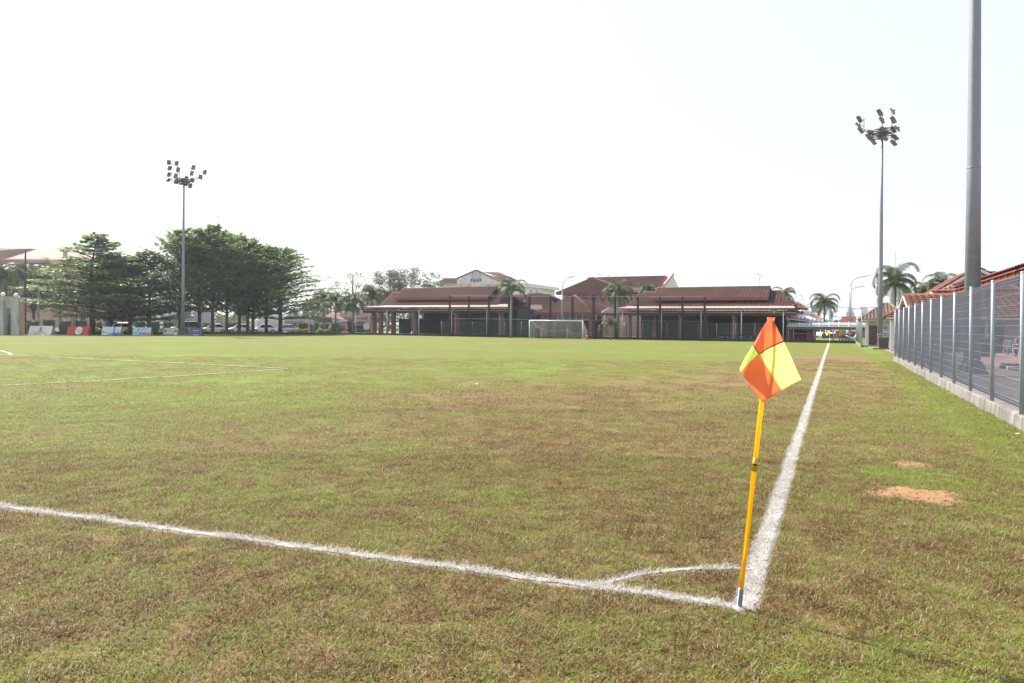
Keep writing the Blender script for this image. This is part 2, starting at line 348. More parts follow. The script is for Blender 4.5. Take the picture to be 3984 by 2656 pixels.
paint('far_goal_line', [(0.13, YF), (-33, YF+0.6), (-67, YF+0.2)], 0.1, '', z=0.009, step=0.8)
paint('far_penalty_line', [(-19, YF), (-27.3, 52.9), (-34.5, 52.2)], 0.12, '', step=0.5, mat=M_WORN)
paint('halfway_line', [(0.1, 38.5), (-67, 38.9)], 0.11, '', z=0.009, step=0.8, mat=M_WORN)

# -- bare laterite patches in the run-off
M_SOIL = simple('laterite', (0.31, 0.172, 0.085), 0.95, var=0.3, scale=9, bump=0.9, bscale=45, dirt=(0.30, 0.14, 0.06), dirt_amt=0.5)
def soil(cx, cy, ax, ay, rot, h=0.035, seed=0):
    rg = np.random.default_rng(seed); mb = MB(); nr, na = 9, 34; V = [(cx, cy, h)]; ph = rg.uniform(0, 6, 4); am = rg.uniform(.06, .17, 4)
    for i in range(1, nr+1):
        for k in range(na):
            t = 2*PI*k/na; q = i/nr*(1 + sum(am[j]*math.sin((j+2)*t + ph[j]) for j in range(4))*(i/nr))
            x, y = ax*q*math.cos(t), ay*q*math.sin(t)
            V.append((cx + x*math.cos(rot) - y*math.sin(rot), cy + x*math.sin(rot) + y*math.cos(rot), 0.004 + (h*(1-(i/nr)**2) + rg.uniform(-.010, .012)) * (i < nr)))
    F_ = [(0, 1+k, 1+(k+1) % na) for k in range(na)]
    for i in range(nr-1):
        for k in range(na): a, b2 = 1+i*na+k, 1+i*na+(k+1) % na; F_.append((a, a+na, b2+na, b2))
    mb.add(V, F_); tag(mb.build('bare_soil', M_SOIL, smooth=True), kind='structure')
soil(1.30, 3.76, 0.46, 0.36, R(24), 0.030, 1); soil(1.40, 5.5, 0.24, 0.20, R(20), 0.030, 2); 

cl = MB(); rg = np.random.default_rng(99)
for _ in range(80):
    k = rg.uniform() < .72; cx, cy, ax_, ay_ = (1.30, 3.76, .50, .40) if k else (1.40, 5.5, .27, .22); a = rg.uniform(0, 6.28); q_ = math.sqrt(rg.uniform()); r = rg.uniform(.004, .013)
    cl.sphere((cx + ax_*q_*math.cos(a), cy + ay_*q_*math.sin(a), .028 + r*.3), r, 6, 4, rg.uniform(.7, 1.4), rg.uniform(.7, 1.3), rg.uniform(.5, .9))
tag(cl.build('soil_crumbs', M_SOIL), kind='stuff')

# ================================================================ CORNER FLAG
def fabric(name, col, tcol):
    m, nt, b = new_mat(name); p = pos(nt)
    wv = noise(nt, scaled(nt, p, (900, 900, 900)), 1, 2); c = mixc(nt, wv, tuple(x*.93 for x in col), col)
    nt.links.new(c, b.inputs['Base Color']); b.inputs['Roughness'].default_value = 0.45; b.inputs['Sheen Weight'].default_value = 0.15; b.inputs['Specular IOR Level'].default_value = .35
    tr = nn(nt, 'ShaderNodeBsdfTranslucent', i_0=(*tcol, 1)); mx = nn(nt, 'ShaderNodeMixShader', i_0=0.72)
    nt.links.new(b.outputs[0], mx.inputs[1]); nt.links.new(tr.outputs[0], mx.inputs[2]); nt.links.new(mx.outputs[0], nt.nodes['Material Output'].inputs[0]); return m
M_FOR = fabric('flag_orange', (1.0, 0.34, 0.19), (1.0, 0.45, 0.24)); M_FYE = fabric('flag_lime', (0.80, 1.0, 0.36), (0.92, 1.0, 0.52)); M_SEAM = fabric('flag_seam', (0.75, 0.07, 0.02), (.5, .05, .01))
M_POLEY = fabric('flag_pole_yellow', (1.0, 0.66, 0.008), (1.0, 0.66, 0.008)); M_OLIVE = simple('flag_joint_olive', (0.50, 0.34, 0.01), 0.4, var=.05)
M_BLKR = simple('black_rubber', (0.015, 0.015, 0.017), 0.6); M_SPR = simple('spring_steel', (0.33, 0.35, 0.37), 0.42, 0.75, var=.12, scale=20)
P0 = Vector((0, 0, 0)); P1 = A(2999, 1240, 4.22); ax = (P1 - P0)
fl = thing('corner_flag', 'near corner flag with orange and lime quartered cloth on a yellow pole', 'corner flag', (0, 0, 0))
q = lambda t: P0 + ax*t
MB().tube([q(.068), q(.995)], 0.0142, 18).build('pole', M_POLEY, fl, True)
MB().tube([q(.473), q(.519)], 0.0147, 18).build('pole_joint', M_OLIVE, fl, True)
MB().tube([q(.4925), q(.4985)], 0.0155, 18).build('joint_ring', M_BLKR, fl, True)
sp = MB(); sp.tube([q(.008), q(.070)], 0.0148, 18)
pts = []
u = ax.cross(Vector((1, 0, 0))).normalized(); v_ = ax.normalized().cross(u)
for i in range(34*10): t = i/(34*10); a = 2*PI*34*t; pts.append(q(.008 + .060*t) + (u*math.cos(a) + v_*math.sin(a))*0.0152)
sp.tube(pts, 0.0015, 4); sp.build('spring_base', M_SPR, fl, True)
MB().lathe([(0.0, .016), (.019, .016), (.028, .010), (.046, .005), (.048, 0.0)], 20).build('base_plate', simple('galvanised_plate', (0.50, 0.51, 0.52), 0.5, 0.5), fl, True)
# cloth: a square hung over the pole by one corner, curling round it
NET = [[A(2997, 1232, 4.190), A(2931, 1345, 4.200), A(2893, 1440, 4.37)],      # rows: along the right-hand edge, columns: round to the left
       [A(3048, 1329, 4.250), A(2953, 1379, 4.135), A(2885, 1452, 4.170)],
       [A(3118, 1478, 4.340), A(3041, 1518, 4.245), A(2968, 1566, 4.150)]]
def cloth(s, t):
    ls = (2*(s-.5)*(s-1), 4*s*(1-s), 2*s*(s-.5)); lt = (2*(t-.5)*(t-1), 4*t*(1-t), 2*t*(t-.5))
    p = Vector((0, 0, 0))
    for i in range(3):
        for j in range(3): p += NET[i][j]*(ls[i]*lt[j])
    rip = 0.004*math.sin(9*(s-t) + 2.2*(s+t) + .6)*(s+t)/2 + 0.0018*math.sin(21*(s-t) + 3*t)*(s+t)/2
    p += Vector((RT[0], RT[1], 0))*((s-t)*.055*math.exp(-(s+t)*5.5))
    return p + Vector((-FW[0], -FW[1], 0))*rip
def panel(name, s0, s1, t0, t1, mat, n=22, lift=0):
    mb = MB(); V = [cloth(s0+(s1-s0)*i/n, t0+(t1-t0)*j/n) + Vector((-FW[0], -FW[1], 0))*lift for j in range(n+1) for i in range(n+1)]
    mb.add(V, [(j*(n+1)+i, j*(n+1)+i+1, (j+1)*(n+1)+i+1, (j+1)*(n+1)+i) for j in range(n) for i in range(n)])
    o = mb.build(name, mat, fl, True); md = o.modifiers.new('thick', 'SOLIDIFY'); md.thickness = 0.0008; return o
e = .008
panel('cloth_panel', 0, .5-e, 0, .5-e, M_FOR)['label'] = 'orange upper quarter of the flag'; panel('cloth_panel', .5+e, 1, .5+e*.4, 1, M_FOR)['label'] = 'orange lower quarter of the flag'
panel('cloth_panel', .5+e, 1, 0, .5-e*.4, M_FYE)['label'] = 'lime right quarter of the flag'; panel('cloth_panel', 0, .5-e*.4, .5+e, 1, M_FYE)['label'] = 'lime left quarter of the flag'
panel('seam', .5-e, .5+e, 0, .5-e, M_SEAM, 12); panel('seam', 0, .5-e, .5-e, .5+e, M_SEAM, 12); panel('seam', .5-e, .5+e, .5-e, 1, M_FOR, 12)
# the sleeve that closes over the pole top
slv = MB(); n = 18
for (t, rr2, h) in ((.965, .0148, 0), (.98, .0155, 0), (.992, .0165, 0), (1.003, .0185, 0)):
    for k in range(n):
        a = 2*PI*k/n; c0 = q(t) + (Vector((RT[0], RT[1], 0))*math.cos(a)*rr2*1.25 + Vector((FW[0], FW[1], 0))*math.sin(a)*rr2)
        if t > 1: c0 += Vector((0, 0, .006*abs(math.cos(a)) - .002))
        slv.v.append(tuple(c0))
for i in range(3):
    for k in range(n): a, b2 = i*n+k, i*n+(k+1) % n; slv.f.append((a, b2, b2+n, a+n))
o = slv.build('sleeve', M_FOR, fl, True); md = o.modifiers.new('thick', 'SOLIDIFY'); md.thickness = 0.001

v, f, dn = strip(0.75, 2.0, 4.15, 5.15, lambda x, y: 260*max(0, 1-abs(x-1.35)/.6)*max(0, 1-abs(y-4.5)/.65), 10, 10)
scatter('long_grass', v, f, dn, tall, 0.6, 1.0, 15)
v, f, dn = strip(0.8, 2.1, 2.9, 3.5, lambda x, y: 110*max(0, 1-abs(x-1.4)/.7), 10, 6)
scatter('long_grass', v, f, dn, tall, 0.4, 0.7, 16)

# ================================================================ SHARED MATERIALS AND BUILDERS
M_GALV = simple('galvanised_steel', (0.235, 0.255, 0.295), 0.5, 0.2, var=0.18, scale=5, bump=0.05, bscale=60)
M_POST = simple('fence_grey_paint', (0.33, 0.37, 0.41), 0.5, 0.1, var=0.08)
M_WIRE = simple('fence_wire', (0.27, 0.295, 0.34), 0.45, 0.15, var=0.06)
M_PLINTH0 = simple('plinth_concrete', (0.44, 0.425, 0.40), 0.9, var=0.25, scale=2.6, bump=0.5, bscale=30, dirt=(0.10, 0.085, 0.07), dirt_amt=1.0)
m, nt, b = new_mat('plinth_stained'); p = pos(nt)
st1 = ramp(nt, noise(nt, scaled(nt, p, (1, 1.1, .35)), 2.2, 5, .7, .8), [(.34, (0, 0, 0)), (.66, (1, 1, 1))]); st2 = ramp(nt, noise(nt, scaled(nt, p, (1, 6, .6)), 2.0, 3, .6), [(.42, (0, 0, 0)), (.7, (1, 1, 1))])
c = mixc(nt, st1, (.33, .315, .295), (.13, .115, .10)); c = mixc(nt, mth(nt, 'MULTIPLY', st2, .75), c, (.12, .105, .09)); nt.links.new(c, b.inputs['Base Color']); b.inputs['Roughness'].default_value = .92
bn = nn(nt, 'ShaderNodeBump', i_Strength=.5, i_Distance=.02); nt.links.new(noise(nt, p, 25, 4), bn.inputs['Height']); nt.links.new(bn.outputs[0], b.inputs['Normal']); M_PLINTH = m
M_CONC = simple('concrete', (0.40, 0.39, 0.37), 0.9, var=0.2, bump=0.3, dirt=(.15, .14, .12), dirt_amt=.5)
M_PAVE = simple('yard_paving', (0.21, 0.185, 0.18), 0.9, var=0.25, scale=1.2, bump=0.2, dirt=(0.22, 0.12, 0.095), dirt_amt=0.7)
M_ASPH = simple('asphalt', (0.075, 0.075, 0.08), 0.9, var=0.25, scale=0.8, bump=0.2)
M_WHITE = simple('white_wall', (0.72, 0.71, 0.70), 0.8, var=0.05, scale=0.7, dirt=(0.45, 0.43, 0.40), dirt_amt=0.35)
M_LILAC = simple('grey_wall', (0.36, 0.36, 0.38), 0.85, var=0.1, scale=0.7, dirt=(0.25, 0.24, 0.24), dirt_amt=0.4)
M_PEACH = simple('peach_wall', (0.46, 0.27, 0.21), 0.85, var=0.06, scale=0.5, dirt=(0.45, 0.30, 0.25), dirt_amt=0.3)
M_REDF = simple('red_fascia', (0.25, 0.070, 0.060), 0.6, var=0.15)
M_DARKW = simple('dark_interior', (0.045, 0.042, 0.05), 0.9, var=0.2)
M_MAROON = simple('maroon_paint', (0.13, 0.018, 0.022), 0.5)
M_BLACK = simple('black_paint', (0.016, 0.016, 0.019), 0.5, 0.1)
M_OFFW = simple('white_metal', (0.70, 0.70, 0.71), 0.45, 0.0, var=.05)
M_CANOPY = simple('pink_metal_sheet', (0.50, 0.34, 0.33), 0.5, 0.1, var=0.12, scale=0.8, dirt=(0.34, 0.22, 0.2), dirt_amt=0.5)
M_ALU = simple('grey_metal', (0.33, 0.35, 0.38), 0.45, 0.4, var=.1)
def glass(name, col=(0.02, 0.025, 0.03), rough=0.06):
    if name in MATS: return MATS[name]
    m, nt, b = new_mat(name); b.inputs['Base Color'].default_value = (*col, 1); b.inputs['Roughness'].default_value = rough; b.inputs['Specular IOR Level'].default_value = 0.7
    MATS[name] = m; return m
M_GLASS = glass('window_glass')
def tile_mat(name, col, col2, glint=False):
    m, nt, b = new_mat(name); p = pos(nt)
    c = mixc(nt, noise(nt, p, 0.9, 5, 0.65), col, col2); c = mixc(nt, ramp(nt, noise(nt, p, .28, 4, .7), [(.40, (0, 0, 0)), (.72, (.8,)*3)]), c, tuple(x*.5 + .012 for x in col))
    c = mixc(nt, mth(nt, 'MULTIPLY', ramp(nt, noise(nt, p, 9, 2), [(0.5, (0, 0, 0)), (0.75, (1, 1, 1))]), .45), c, tuple(x*.55 for x in col))
    nt.links.new(c, b.inputs['Base Color']); b.inputs['Specular IOR Level'].default_value = .15
    if glint: nt.links.new(ramp(nt, noise(nt, scaled(nt, p, (.25, .25, .8)), 1.0, 3, .6), [(0.66, (.95,)*3), (0.70, (.3,)*3)]), b.inputs['Roughness'])
    else: b.inputs['Roughness'].default_value = 0.8
    return m
M_TILE = tile_mat('brown_roof_tile', (0.135, 0.064, 0.048), (0.17, 0.098, 0.078)); M_TILEO = tile_mat('orange_roof_tile', (0.30, 0.115, 0.075), (0.22, 0.095, 0.07))
M_TILEG = tile_mat('weathered_tile', (0.24, 0.17, 0.14), (0.34, 0.26, 0.22)); M_TILEF = tile_mat('far_roof_sheet', (0.16, 0.085, 0.062), (0.20, 0.11, 0.085), True)

def tile_face(mb, el, er, rl, rr, tile=0.34, row=0.40, amp=0.035, step=0.035, ns=2):
    """roof plane of interlocking tiles: corrugated across, stepped row by row"""
    el, er, rl, rr = map(Vector, (el, er, rl, rr)); u = (er - el).normalized()
    nrm = u.cross(((rl + rr)/2 - (el + er)/2)).normalized()
    if nrm.z < 0: nrm = -nrm
    hl = max((rl - el).length, (rr - er).length); n = max(2, int(hl / row))
    up = ((rl+rr)/2 - (el+er)/2); up = (up - u*up.dot(u)); L = (rl - el).dot(up.normalized()); up = up.normalized()
    for k in range(n):
        t0, t1 = k/n, (k+1)/n
        xl0, xr0 = (el.lerp(rl, t0) - el).dot(u), (er.lerp(rr, t0) - el).dot(u); xl1, xr1 = (el.lerp(rl, t1) - el).dot(u), (er.lerp(rr, t1) - el).dot(u)
        d = tile/ns; a, b2 = min(xl0, xl1), max(xr0, xr1); i0, i1 = int(math.ceil(a/d)), int(b2/d)
        xs = [a] + [i*d for i in range(i0, i1+1)] + [b2]; V = []
        for x in xs:
            w = amp*(0.5 + 0.5*math.cos(2*PI*x/tile))
            q0 = min(max(x, xl0), xr0); q1 = min(max(x, xl1), xr1)
            V.append(el + u*q0 + up*(L*t0) + nrm*(w + step)); V.append(el + u*q1 + up*(L*t1) + nrm*w)
        mb.add(V, [(2*i, 2*i+2, 2*i+3, 2*i+1) for i in range(len(xs)-1)])
    return mb
def roof(parent, faces, mat, slab=0.10, soff=None, tile=0.42, row=0.52, name='roof', ridge=None, amp=.085, ns=2):
    """roof = slab under the tiles; roof_tiles = the tiles; ridge capping where given"""
    sb = MB(); tm = MB()
    for el, er, rl, rr in faces:
        el, er, rl, rr = map(Vector, (el, er, rl, rr)); nrm = (er-el).cross((rl+rr)/2-(el+er)/2).normalized(); nrm = nrm if nrm.z > 0 else -nrm
        poly = [el, er, rr] + ([] if (rr-rl).length < 1e-4 else [rl])
        sb.prism([q - nrm*0.012 for q in poly], -nrm*slab); tile_face(tm, el, er, rl, rr, tile, row, amp, .07, ns=ns)
    ro = sb.build(name, soff or M_REDF, parent); tt = tm.build('roof_tiles', mat, ro); tag(tt, kind='stuff')
    if ridge:
        rm = MB()
        for a, b2 in ridge: rm.tube([a, b2], 0.13, 8)
        rm.build('ridge_cap', mat, ro, True)
    return ro
def window(parent, p0, p1, nrm=(0, -1, 0), nx=2, ny=2, frame=M_OFFW, pane=M_GLASS, fw=0.06):
    """p0 lower left, p1 upper right on the wall; frame and glazing bars stand 4 cm proud"""
    p0, p1 = Vector(p0), Vector(p1); n = Vector(nrm); h = Vector((0, 0, p1.z - p0.z)); u = Vector((p1.x - p0.x, p1.y - p0.y, 0)); ul = u.length; un = u/ul
    mb = MB(); P = lambda a, z: p0 + un*a + Vector((0, 0, z)) + n*0.03
    for a, z, a2, z2 in [(0, 0, ul, 0), (0, h.z, ul, h.z), (0, 0, 0, h.z), (ul, 0, ul, h.z)] + [(ul*i/nx, 0, ul*i/nx, h.z) for i in range(1, nx)] + [(0, h.z*i/ny, ul, h.z*i/ny) for i in range(1, ny)]:
        mb.bar(P(a, z), P(a2, z2), fw, 0.06)
    w_ = mb.build('window', frame, parent)
    q = [P(0, 0) - n*.01, P(ul, 0) - n*.01, P(ul, h.z) - n*.01, P(0, h.z) - n*.01]; g_ = MB(); g_.prism(q, -n*.012); g_.build('pane', pane, w_); return w_
def text_mesh(body, size, loc, rot, mat, parent, name='lettering', ext=0.01, align='CENTER', spacing=1.0):
    cu = bpy.data.curves.new(name, 'FONT'); cu.body = body; cu.size = size; cu.extrude = ext; cu.align_x = align; cu.space_character = spacing
    t = bpy.data.objects.new(name + '_tmp', cu); COL.objects.link(t)
    me = bpy.data.meshes.new_from_object(t.evaluated_get(bpy.context.evaluated_depsgraph_get())); bpy.data.objects.remove(t)
    me.transform(Matrix.Translation(Vector(loc)) @ rot); off = world_loc(parent); me.transform(Matrix.Translation(-Vector(off)))
    me.materials.clear(); me.materials.append(mat); o = bpy.data.objects.new(name, me); COL.objects.link(o); o.parent = parent; return o

# ================================================================ RIGHT: MESH FENCE
FX, FY0, FSTEP, NP = 3.45, 7.65, 2.45, 13
def mesh_fence(label, x0, ys, zb, zt, plinth=True, group=None, bars=0.043):
    f = thing('mesh_fence', label, 'fence', (x0, ys[0], 0), group=group)
    if plinth:
        mb = MB(); n = int((ys[-1]-ys[0]+.5)/0.6); V = []
        prof = [(-0.075, 0), (-0.07, zb*.6), (-0.066, zb-.012), (-.05, zb), (0.07, zb), (0.075, 0)]
        for i in range(n+1):
            y = ys[0]-.25 + (ys[-1]-ys[0]+.5)*i/n
            for px, pz in prof: V.append((x0 + px + RNG.uniform(-.002, .002), y, pz + (RNG.uniform(-.008, .003) if pz > zb*.7 else 0)))
        k = len(prof); mb.add(V, [(i*k+j, (i+1)*k+j, (i+1)*k+j+1, i*k+j+1) for i in range(n) for j in range(k-1)] + [tuple(range(k)), tuple(n*k+j for j in range(k))[::-1]])
        mb.build('plinth', M_PLINTH, f)
    for y in ys:
        MB().tube([(x0, y, zb-.02), (x0, y, zt)], 0.035, 12).build('post', M_POST, f, True)
        c = MB(); c.lathe([(0.038, zt-.03), (0.038, zt), (0.0, zt+.012)], 12, (x0, y, 0)); c.build('post_cap', M_POST, f, True)
        for z in (zb+.35, (zb+zt)/2-.2, (zb+zt)/2+.35, zt-.28): MB().box(x0-.012, x0+.045, y+.030, y+.062, z-.015, z+.015).build('clamp', M_OFFW, f)
    for y0, y1 in zip(ys[:-1], ys[1:]):
        mb = MB(); xw = x0 + 0.042; z0, z1 = zb + .05, zt - .03; r = 0.0027; nb = int((y1-y0-.06)/bars)
        roll = 0.13
        def wire(y):      # rolled top and bottom: the wire bends back into a triangle
            return [(xw+.075, y, z0+.10), (xw+.04, y, z0), (xw, y, z0+roll), (xw, y, z1-roll), (xw+.04, y, z1), (xw+.075, y, z1-.10)]
        for i in range(nb+1):
            y = y0+.03 + (y1-y0-.06)*i/nb; w_ = wire(y)
            o = len(mb.v)
            for (x, yy, z) in w_: mb.v += [(x-r, yy-r, z), (x+r, yy-r, z), (x, yy+r*1.2, z)]
            for j in range(len(w_)-1):
                for q in range(3): mb.f.append((o+3*j+q, o+3*j+(q+1) % 3, o+3*j+3+(q+1) % 3, o+3*j+3+q))
        hz = [z0+roll + (z1-z0-2*roll)*i/11 for i in range(12)]
        for z in hz: mb.tube([(xw-.005, y0+.02, z), (xw-.005, y1-.02, z)], 0.0024, 4, False)
        for (dx, z) in ((.04, z0), (.075, z0+.10), (.02, z0+.065), (.04, z1), (.075, z1-.10), (.02, z1-.065), (.057, z1-.05), (.057, z0+.05)): mb.tube([(xw+dx, y0+.02, z), (xw+dx, y1-.02, z)], 0.0032, 4, False)
        mb.build('mesh_panel', M_WIRE, f)
    return f
mesh_fence('long grey welded mesh fence on a stained white plinth along the touchline', FX, [FY0 + FSTEP*i for i in range(NP)], 0.25, 2.70)
g2 = [PX(3330, 1335, 2.75).y, PX(3336, 1340, 2.75).y]
mesh_fence('short far run of grey mesh fence beside the covered walkway', 2.85, [66.2, 68.6, 71.0, 73.4, 75.8, 78.2, 80.6, 82.4], 0.25, 3.0, group=None, bars=0.10)
sheet('paved_yard', [(3.53, -6), (60, -6), (60, 37.6), (3.53, 37.6)], 0.012, M_PAVE)
sheet('paved_yard', [(4.2, 37.6), (60, 37.6), (60, 62), (4.2, 62)], 0.012, M_PAVE)
sheet('road', [(7.3, 20), (7.3, 31), (40, 31), (40, 20)], 0.020, M_ASPH)
# kerb in red and white blocks
kr = thing('kerb', 'low kerb painted in red and white blocks behind the mesh fence', 'kerb', (7.2, 31.2, 0))
M_KR = simple('kerb_red', (.45, .06, .05), .7, var=.2); M_KW = simple('kerb_white', (.66, .65, .63), .7, var=.15)
for i in range(14): MB().box(7.2+i*1.0, 8.18+i*1.0, 31.05, 31.25, 0.01, .16).build('kerb_block', (M_KW, M_KR)[i % 2], kr, bevel=.02)

# ================================================================ FLOODLIGHT MASTS
M_LAMPB = simple('lamp_body', (0.13, 0.125, 0.145), 0.5, 0.3); M_LAMPG = simple('lamp_glass', (0.27, 0.22, 0.19), 0.25, 0.3, var=.1)
def mast(label, base, H, r0, r1, face, concrete=True, head=True, frames=None, rz=0):
    t = thing('floodlight_mast', label, 'floodlight', base, local=True, rz=rz, group='floodlight masts round the pitch')
    n = 16; zs = [0.0, H*.32, H*.322, H*.62, H*.622, H]; rr = [r0, r0-(r0-r1)*.32+.0, r0-(r0-r1)*.32-.004, r0-(r0-r1)*.62, r0-(r0-r1)*.62-.004, r1]
    MB().tube([(0, 0, z) for z in zs], rr, n).build('pole', M_GALV, t, True, off=(0, 0, 0))
    b_ = MB(); b_.lathe([(r0*1.9, .0), (r0*1.9, .05), (r0, .05)], 20)
    for k in range(8):
        a = 2*PI*k/8; c, s = math.cos(a), math.sin(a); b_.prism([(c*r0, s*r0, .05), (c*r0*1.8, s*r0*1.8, .05), (c*r0, s*r0, .5)], (-s*.02, c*.02, 0))
    b_.build('base_flange', M_GALV, t, off=(0, 0, 0))
    MB().box(-.9, .9, -.9, .9, -.1, .0).build('footing', M_CONC, t, off=(0, 0, 0), bevel=.03)
    for zz in (H*.32, H*.62):
        j = MB(); r_ = r0-(r0-r1)*(zz/H); j.lathe([(r_+.002, -.02), (r_+.008, -.015), (r_+.008, .015), (r_, .02)], 16, (0, 0, zz)); j.build('joint_ring', M_GALV, t, True, off=(0, 0, 0))
    if head:
        hm = MB()
        for z, rad in ((H-.05, .95), (H-.55, .95)):
            pts = [(rad*math.cos(2*PI*k/14), rad*math.sin(2*PI*k/14), z) for k in range(15)]; hm.tube(pts, .05, 6)
            for k in range(6): a = 2*PI*k/6; hm.bar((0, 0, z), (rad*math.cos(a), rad*math.sin(a), z), .07, .10)
        hm.lathe([(0, .12), (.30, .1), (.34, -.7), (0, -.7)], 12, (0, 0, H)); hm.lathe([(.75, .02), (.75, -.02), (.2, -.02)], 12, (0, 0, H-.3)); hm.build('head_ring', M_LAMPB, t, off=(0, 0, 0))
        cols = {}
        ca_, sa_ = math.cos(YAW-rz), math.sin(YAW-rz)                       # picture-right axis in the mast's own frame
        for (du, dz) in frames:
            dv = -1.15*math.cos(PI*(du+.4)/4.4); cols.setdefault(round(du/.75), []).append((du, dv, dz))
        for key, ls in cols.items():
            ls.sort(key=lambda l: l[2]); fm = MB(); cu = sum(l[0] for l in ls)/len(ls)*.80; cv = sum(l[1] for l in ls)/len(ls)*.80; cx, cy = cu*ca_ - cv*sa_, cu*sa_ + cv*ca_
            fm.bar((cx, cy, H+ls[0][2]-.1), (cx, cy, H+ls[-1][2]+.1), .05)
            for z in (H-.05, H-.55): nrm_ = math.hypot(cx, cy) or 1; fm.bar((cx/nrm_*.9, cy/nrm_*.9, z), (cx, cy, max(H+ls[0][2], min(H+ls[-1][2], z))), .05)
            for du, dv, dz in ls: fm.bar((cx, cy, H+dz-.08), (du*ca_ - dv*sa_, du*sa_ + dv*ca_, H+dz), .04)
            fm.build('lamp_frame', M_LAMPB, t, off=(0, 0, 0))
            for du, dv, dz in ls:
                o = Vector((du*ca_ - dv*sa_, du*sa_ + dv*ca_, H+dz)); aim = R(face) - rz + RNG.uniform(-.45, .45); ca, sa = math.cos(aim), math.sin(aim); tilt = R(RNG.uniform(28, 40)) if dz > -.2 else R(RNG.uniform(42, 62))
                fwd = Vector((ca*math.cos(tilt), sa*math.cos(tilt), -math.sin(tilt))); up = Vector((ca*math.sin(tilt), sa*math.sin(tilt), math.cos(tilt))); sd = fwd.cross(up); w2, h2 = .23, .33
                lm = MB(); lm.hexa([o - sd*w2*.8 - up*h2*.85 - fwd*.05, o + sd*w2*.8 - up*h2*.85 - fwd*.05, o + sd*w2*.8 + up*h2*.85 - fwd*.05, o - sd*w2*.8 + up*h2*.85 - fwd*.05],
                        [o - sd*w2 - up*h2 + fwd*.04, o + sd*w2 - up*h2 + fwd*.04, o + sd*w2 + up*h2 + fwd*.04, o - sd*w2 + up*h2 + fwd*.04])
                lo = lm.build('lamp', M_LAMPB, t, off=(0, 0, 0))
                g_ = MB(); p_ = [o + fwd*.042 + sd*w2*.9*x + up*h2*.9*y for x, y in ((-1, -1), (1, -1), (1, 1), (-1, 1))]; g_.prism(p_, fwd*.012); g_.build('lamp_glass', M_LAMPG, lo, off=(0, 0, 0))
                k_ = MB(); k_.sphere(o - fwd*.15, .085, 8, 6); k_.bar(o - fwd*.15, o - fwd*.03, .04); k_.build('lamp_gear', M_LAMPB, lo, True, off=(0, 0, 0))
    return t
LAMPS_R = [((x-3432)/43.8, (500-y)/43.8) for x, y in ((3335, 461), (3332, 485), (3339, 505), (3368, 521), (3363, 534), (3376, 556), (3397, 445), (3404, 475), (3411, 510), (3414, 545), (3450, 438), (3454, 470), (3455, 508), (3465, 536), (3457, 559), (3477, 500))]
LAMPS_L = [((x-718)/30.7, (692-y)/30.7*1.0 + .15) for x, y in ((669, 635), (673, 658), (670, 683), (668, 704), (705, 641), (711, 666), (701, 690), (703, 713), (760, 651), (793, 664), (781, 685), (757, 702), (738, 720), (751, 726), (755, 675), (739, 697))]
bp = G(3781, 1458)
mast('thick galvanised floodlight mast close behind the mesh fence, rising out of the picture', (bp.x, bp.y, 0.05), 24.0, 0.285, 0.115, 200, frames=LAMPS_R)
fr = G(3424, 1351); hR = (1352-500)/ (FPX/depth(fr))
mast('floodlight mast beside the white guardhouse at the far right corner', (fr.x, fr.y, 0.03), hR-.2, 0.215, 0.10, 205, frames=LAMPS_R)
fl_ = G(710, 1303); hL = (1303-692)/(FPX/depth(fl_))
mast('floodlight mast in front of the row of trees on the left', (fl_.x, fl_.y, 0.03), hL-.2, 0.25, 0.10, -25, frames=LAMPS_L)

# ================================================================ RIGHT: BUILDINGS BEHIND THE FENCE
def wall_box(parent, a, b2, yd, z0, z1, mat, name='wall'):
    return MB().box(min(a, b2), max(a, b2), *yd, z0, z1).build(name, mat, parent)
# guardhouse
gy = 68.5
pL, pR = PY(3374, 1340, gy), PY(3512, 1340, gy); zt = PY(3374, 1246, gy).z
gh = thing('guardhouse', 'small white guardhouse with hipped tile roof behind the floodlight mast', 'building', (pL.x, gy, 0))
wall_box(gh, pL.x, pR.x, (gy, gy+4.2), 0, zt, M_WHITE)
e0, e1 = pL.x-.75, pR.x+.75; ez = PY(3347, 1243, gy-.6).z; az = PY(3446, 1181, gy+2).z; rx0 = PY(3440, 1181, gy+2).x; rx1 = PY(3458, 1181, gy+2).x
E = [(e0, gy-.7, ez), (e1, gy-.7, ez), (e1, gy+4.9, ez), (e0, gy+4.9, ez)]; r0_, r1_ = (rx0, gy+2.1, az), (rx1, gy+2.1, az)
roof(gh, [(E[0], E[1], r0_, r1_), (E[3], E[0], r0_, r0_), (E[1], E[2], r1_, r1_), (E[2], E[3], r1_, r0_)], M_TILEG, soff=M_WHITE, ridge=[(E[0], r0_), (E[1], r1_), (r0_, r1_)], tile=.30, row=.36)
d0, d1 = PY(3381, 1340, gy-.02), PY(3413, 1266, gy-.02); dr = MB(); dr.box(d0.x, d1.x, gy-.05, gy-.012, .15, d1.z).build('doorway', M_MAROON, gh)
gr = MB(); n = 11
for i in range(n): z = .2 + (d1.z-.25)*i/(n-1); gr.bar((d0.x, gy-.075, z), (d1.x, gy-.075, z), .035, .03)
gr.build('grille', M_ALU, gh)
dc = MB(); dc.box(d0.x-.32, d0.x-.06, gy-.35, gy-.01, 0, zt); dc.build('pillar', M_WHITE, gh); MB().box(pR.x-.15, pR.x+.15, gy-.35, gy-.01, 0, zt).build('pillar', M_WHITE, gh)
for a, b2, c, d in ((3436, 3454, 1306, 1269), (3464, 3478, 1306, 1269)):
    q0, q1 = PY(a, c, gy-.01), PY(b2, d, gy-.01); window(gh, q0, q1, ny=6, nx=1, frame=M_WHITE, fw=.05)
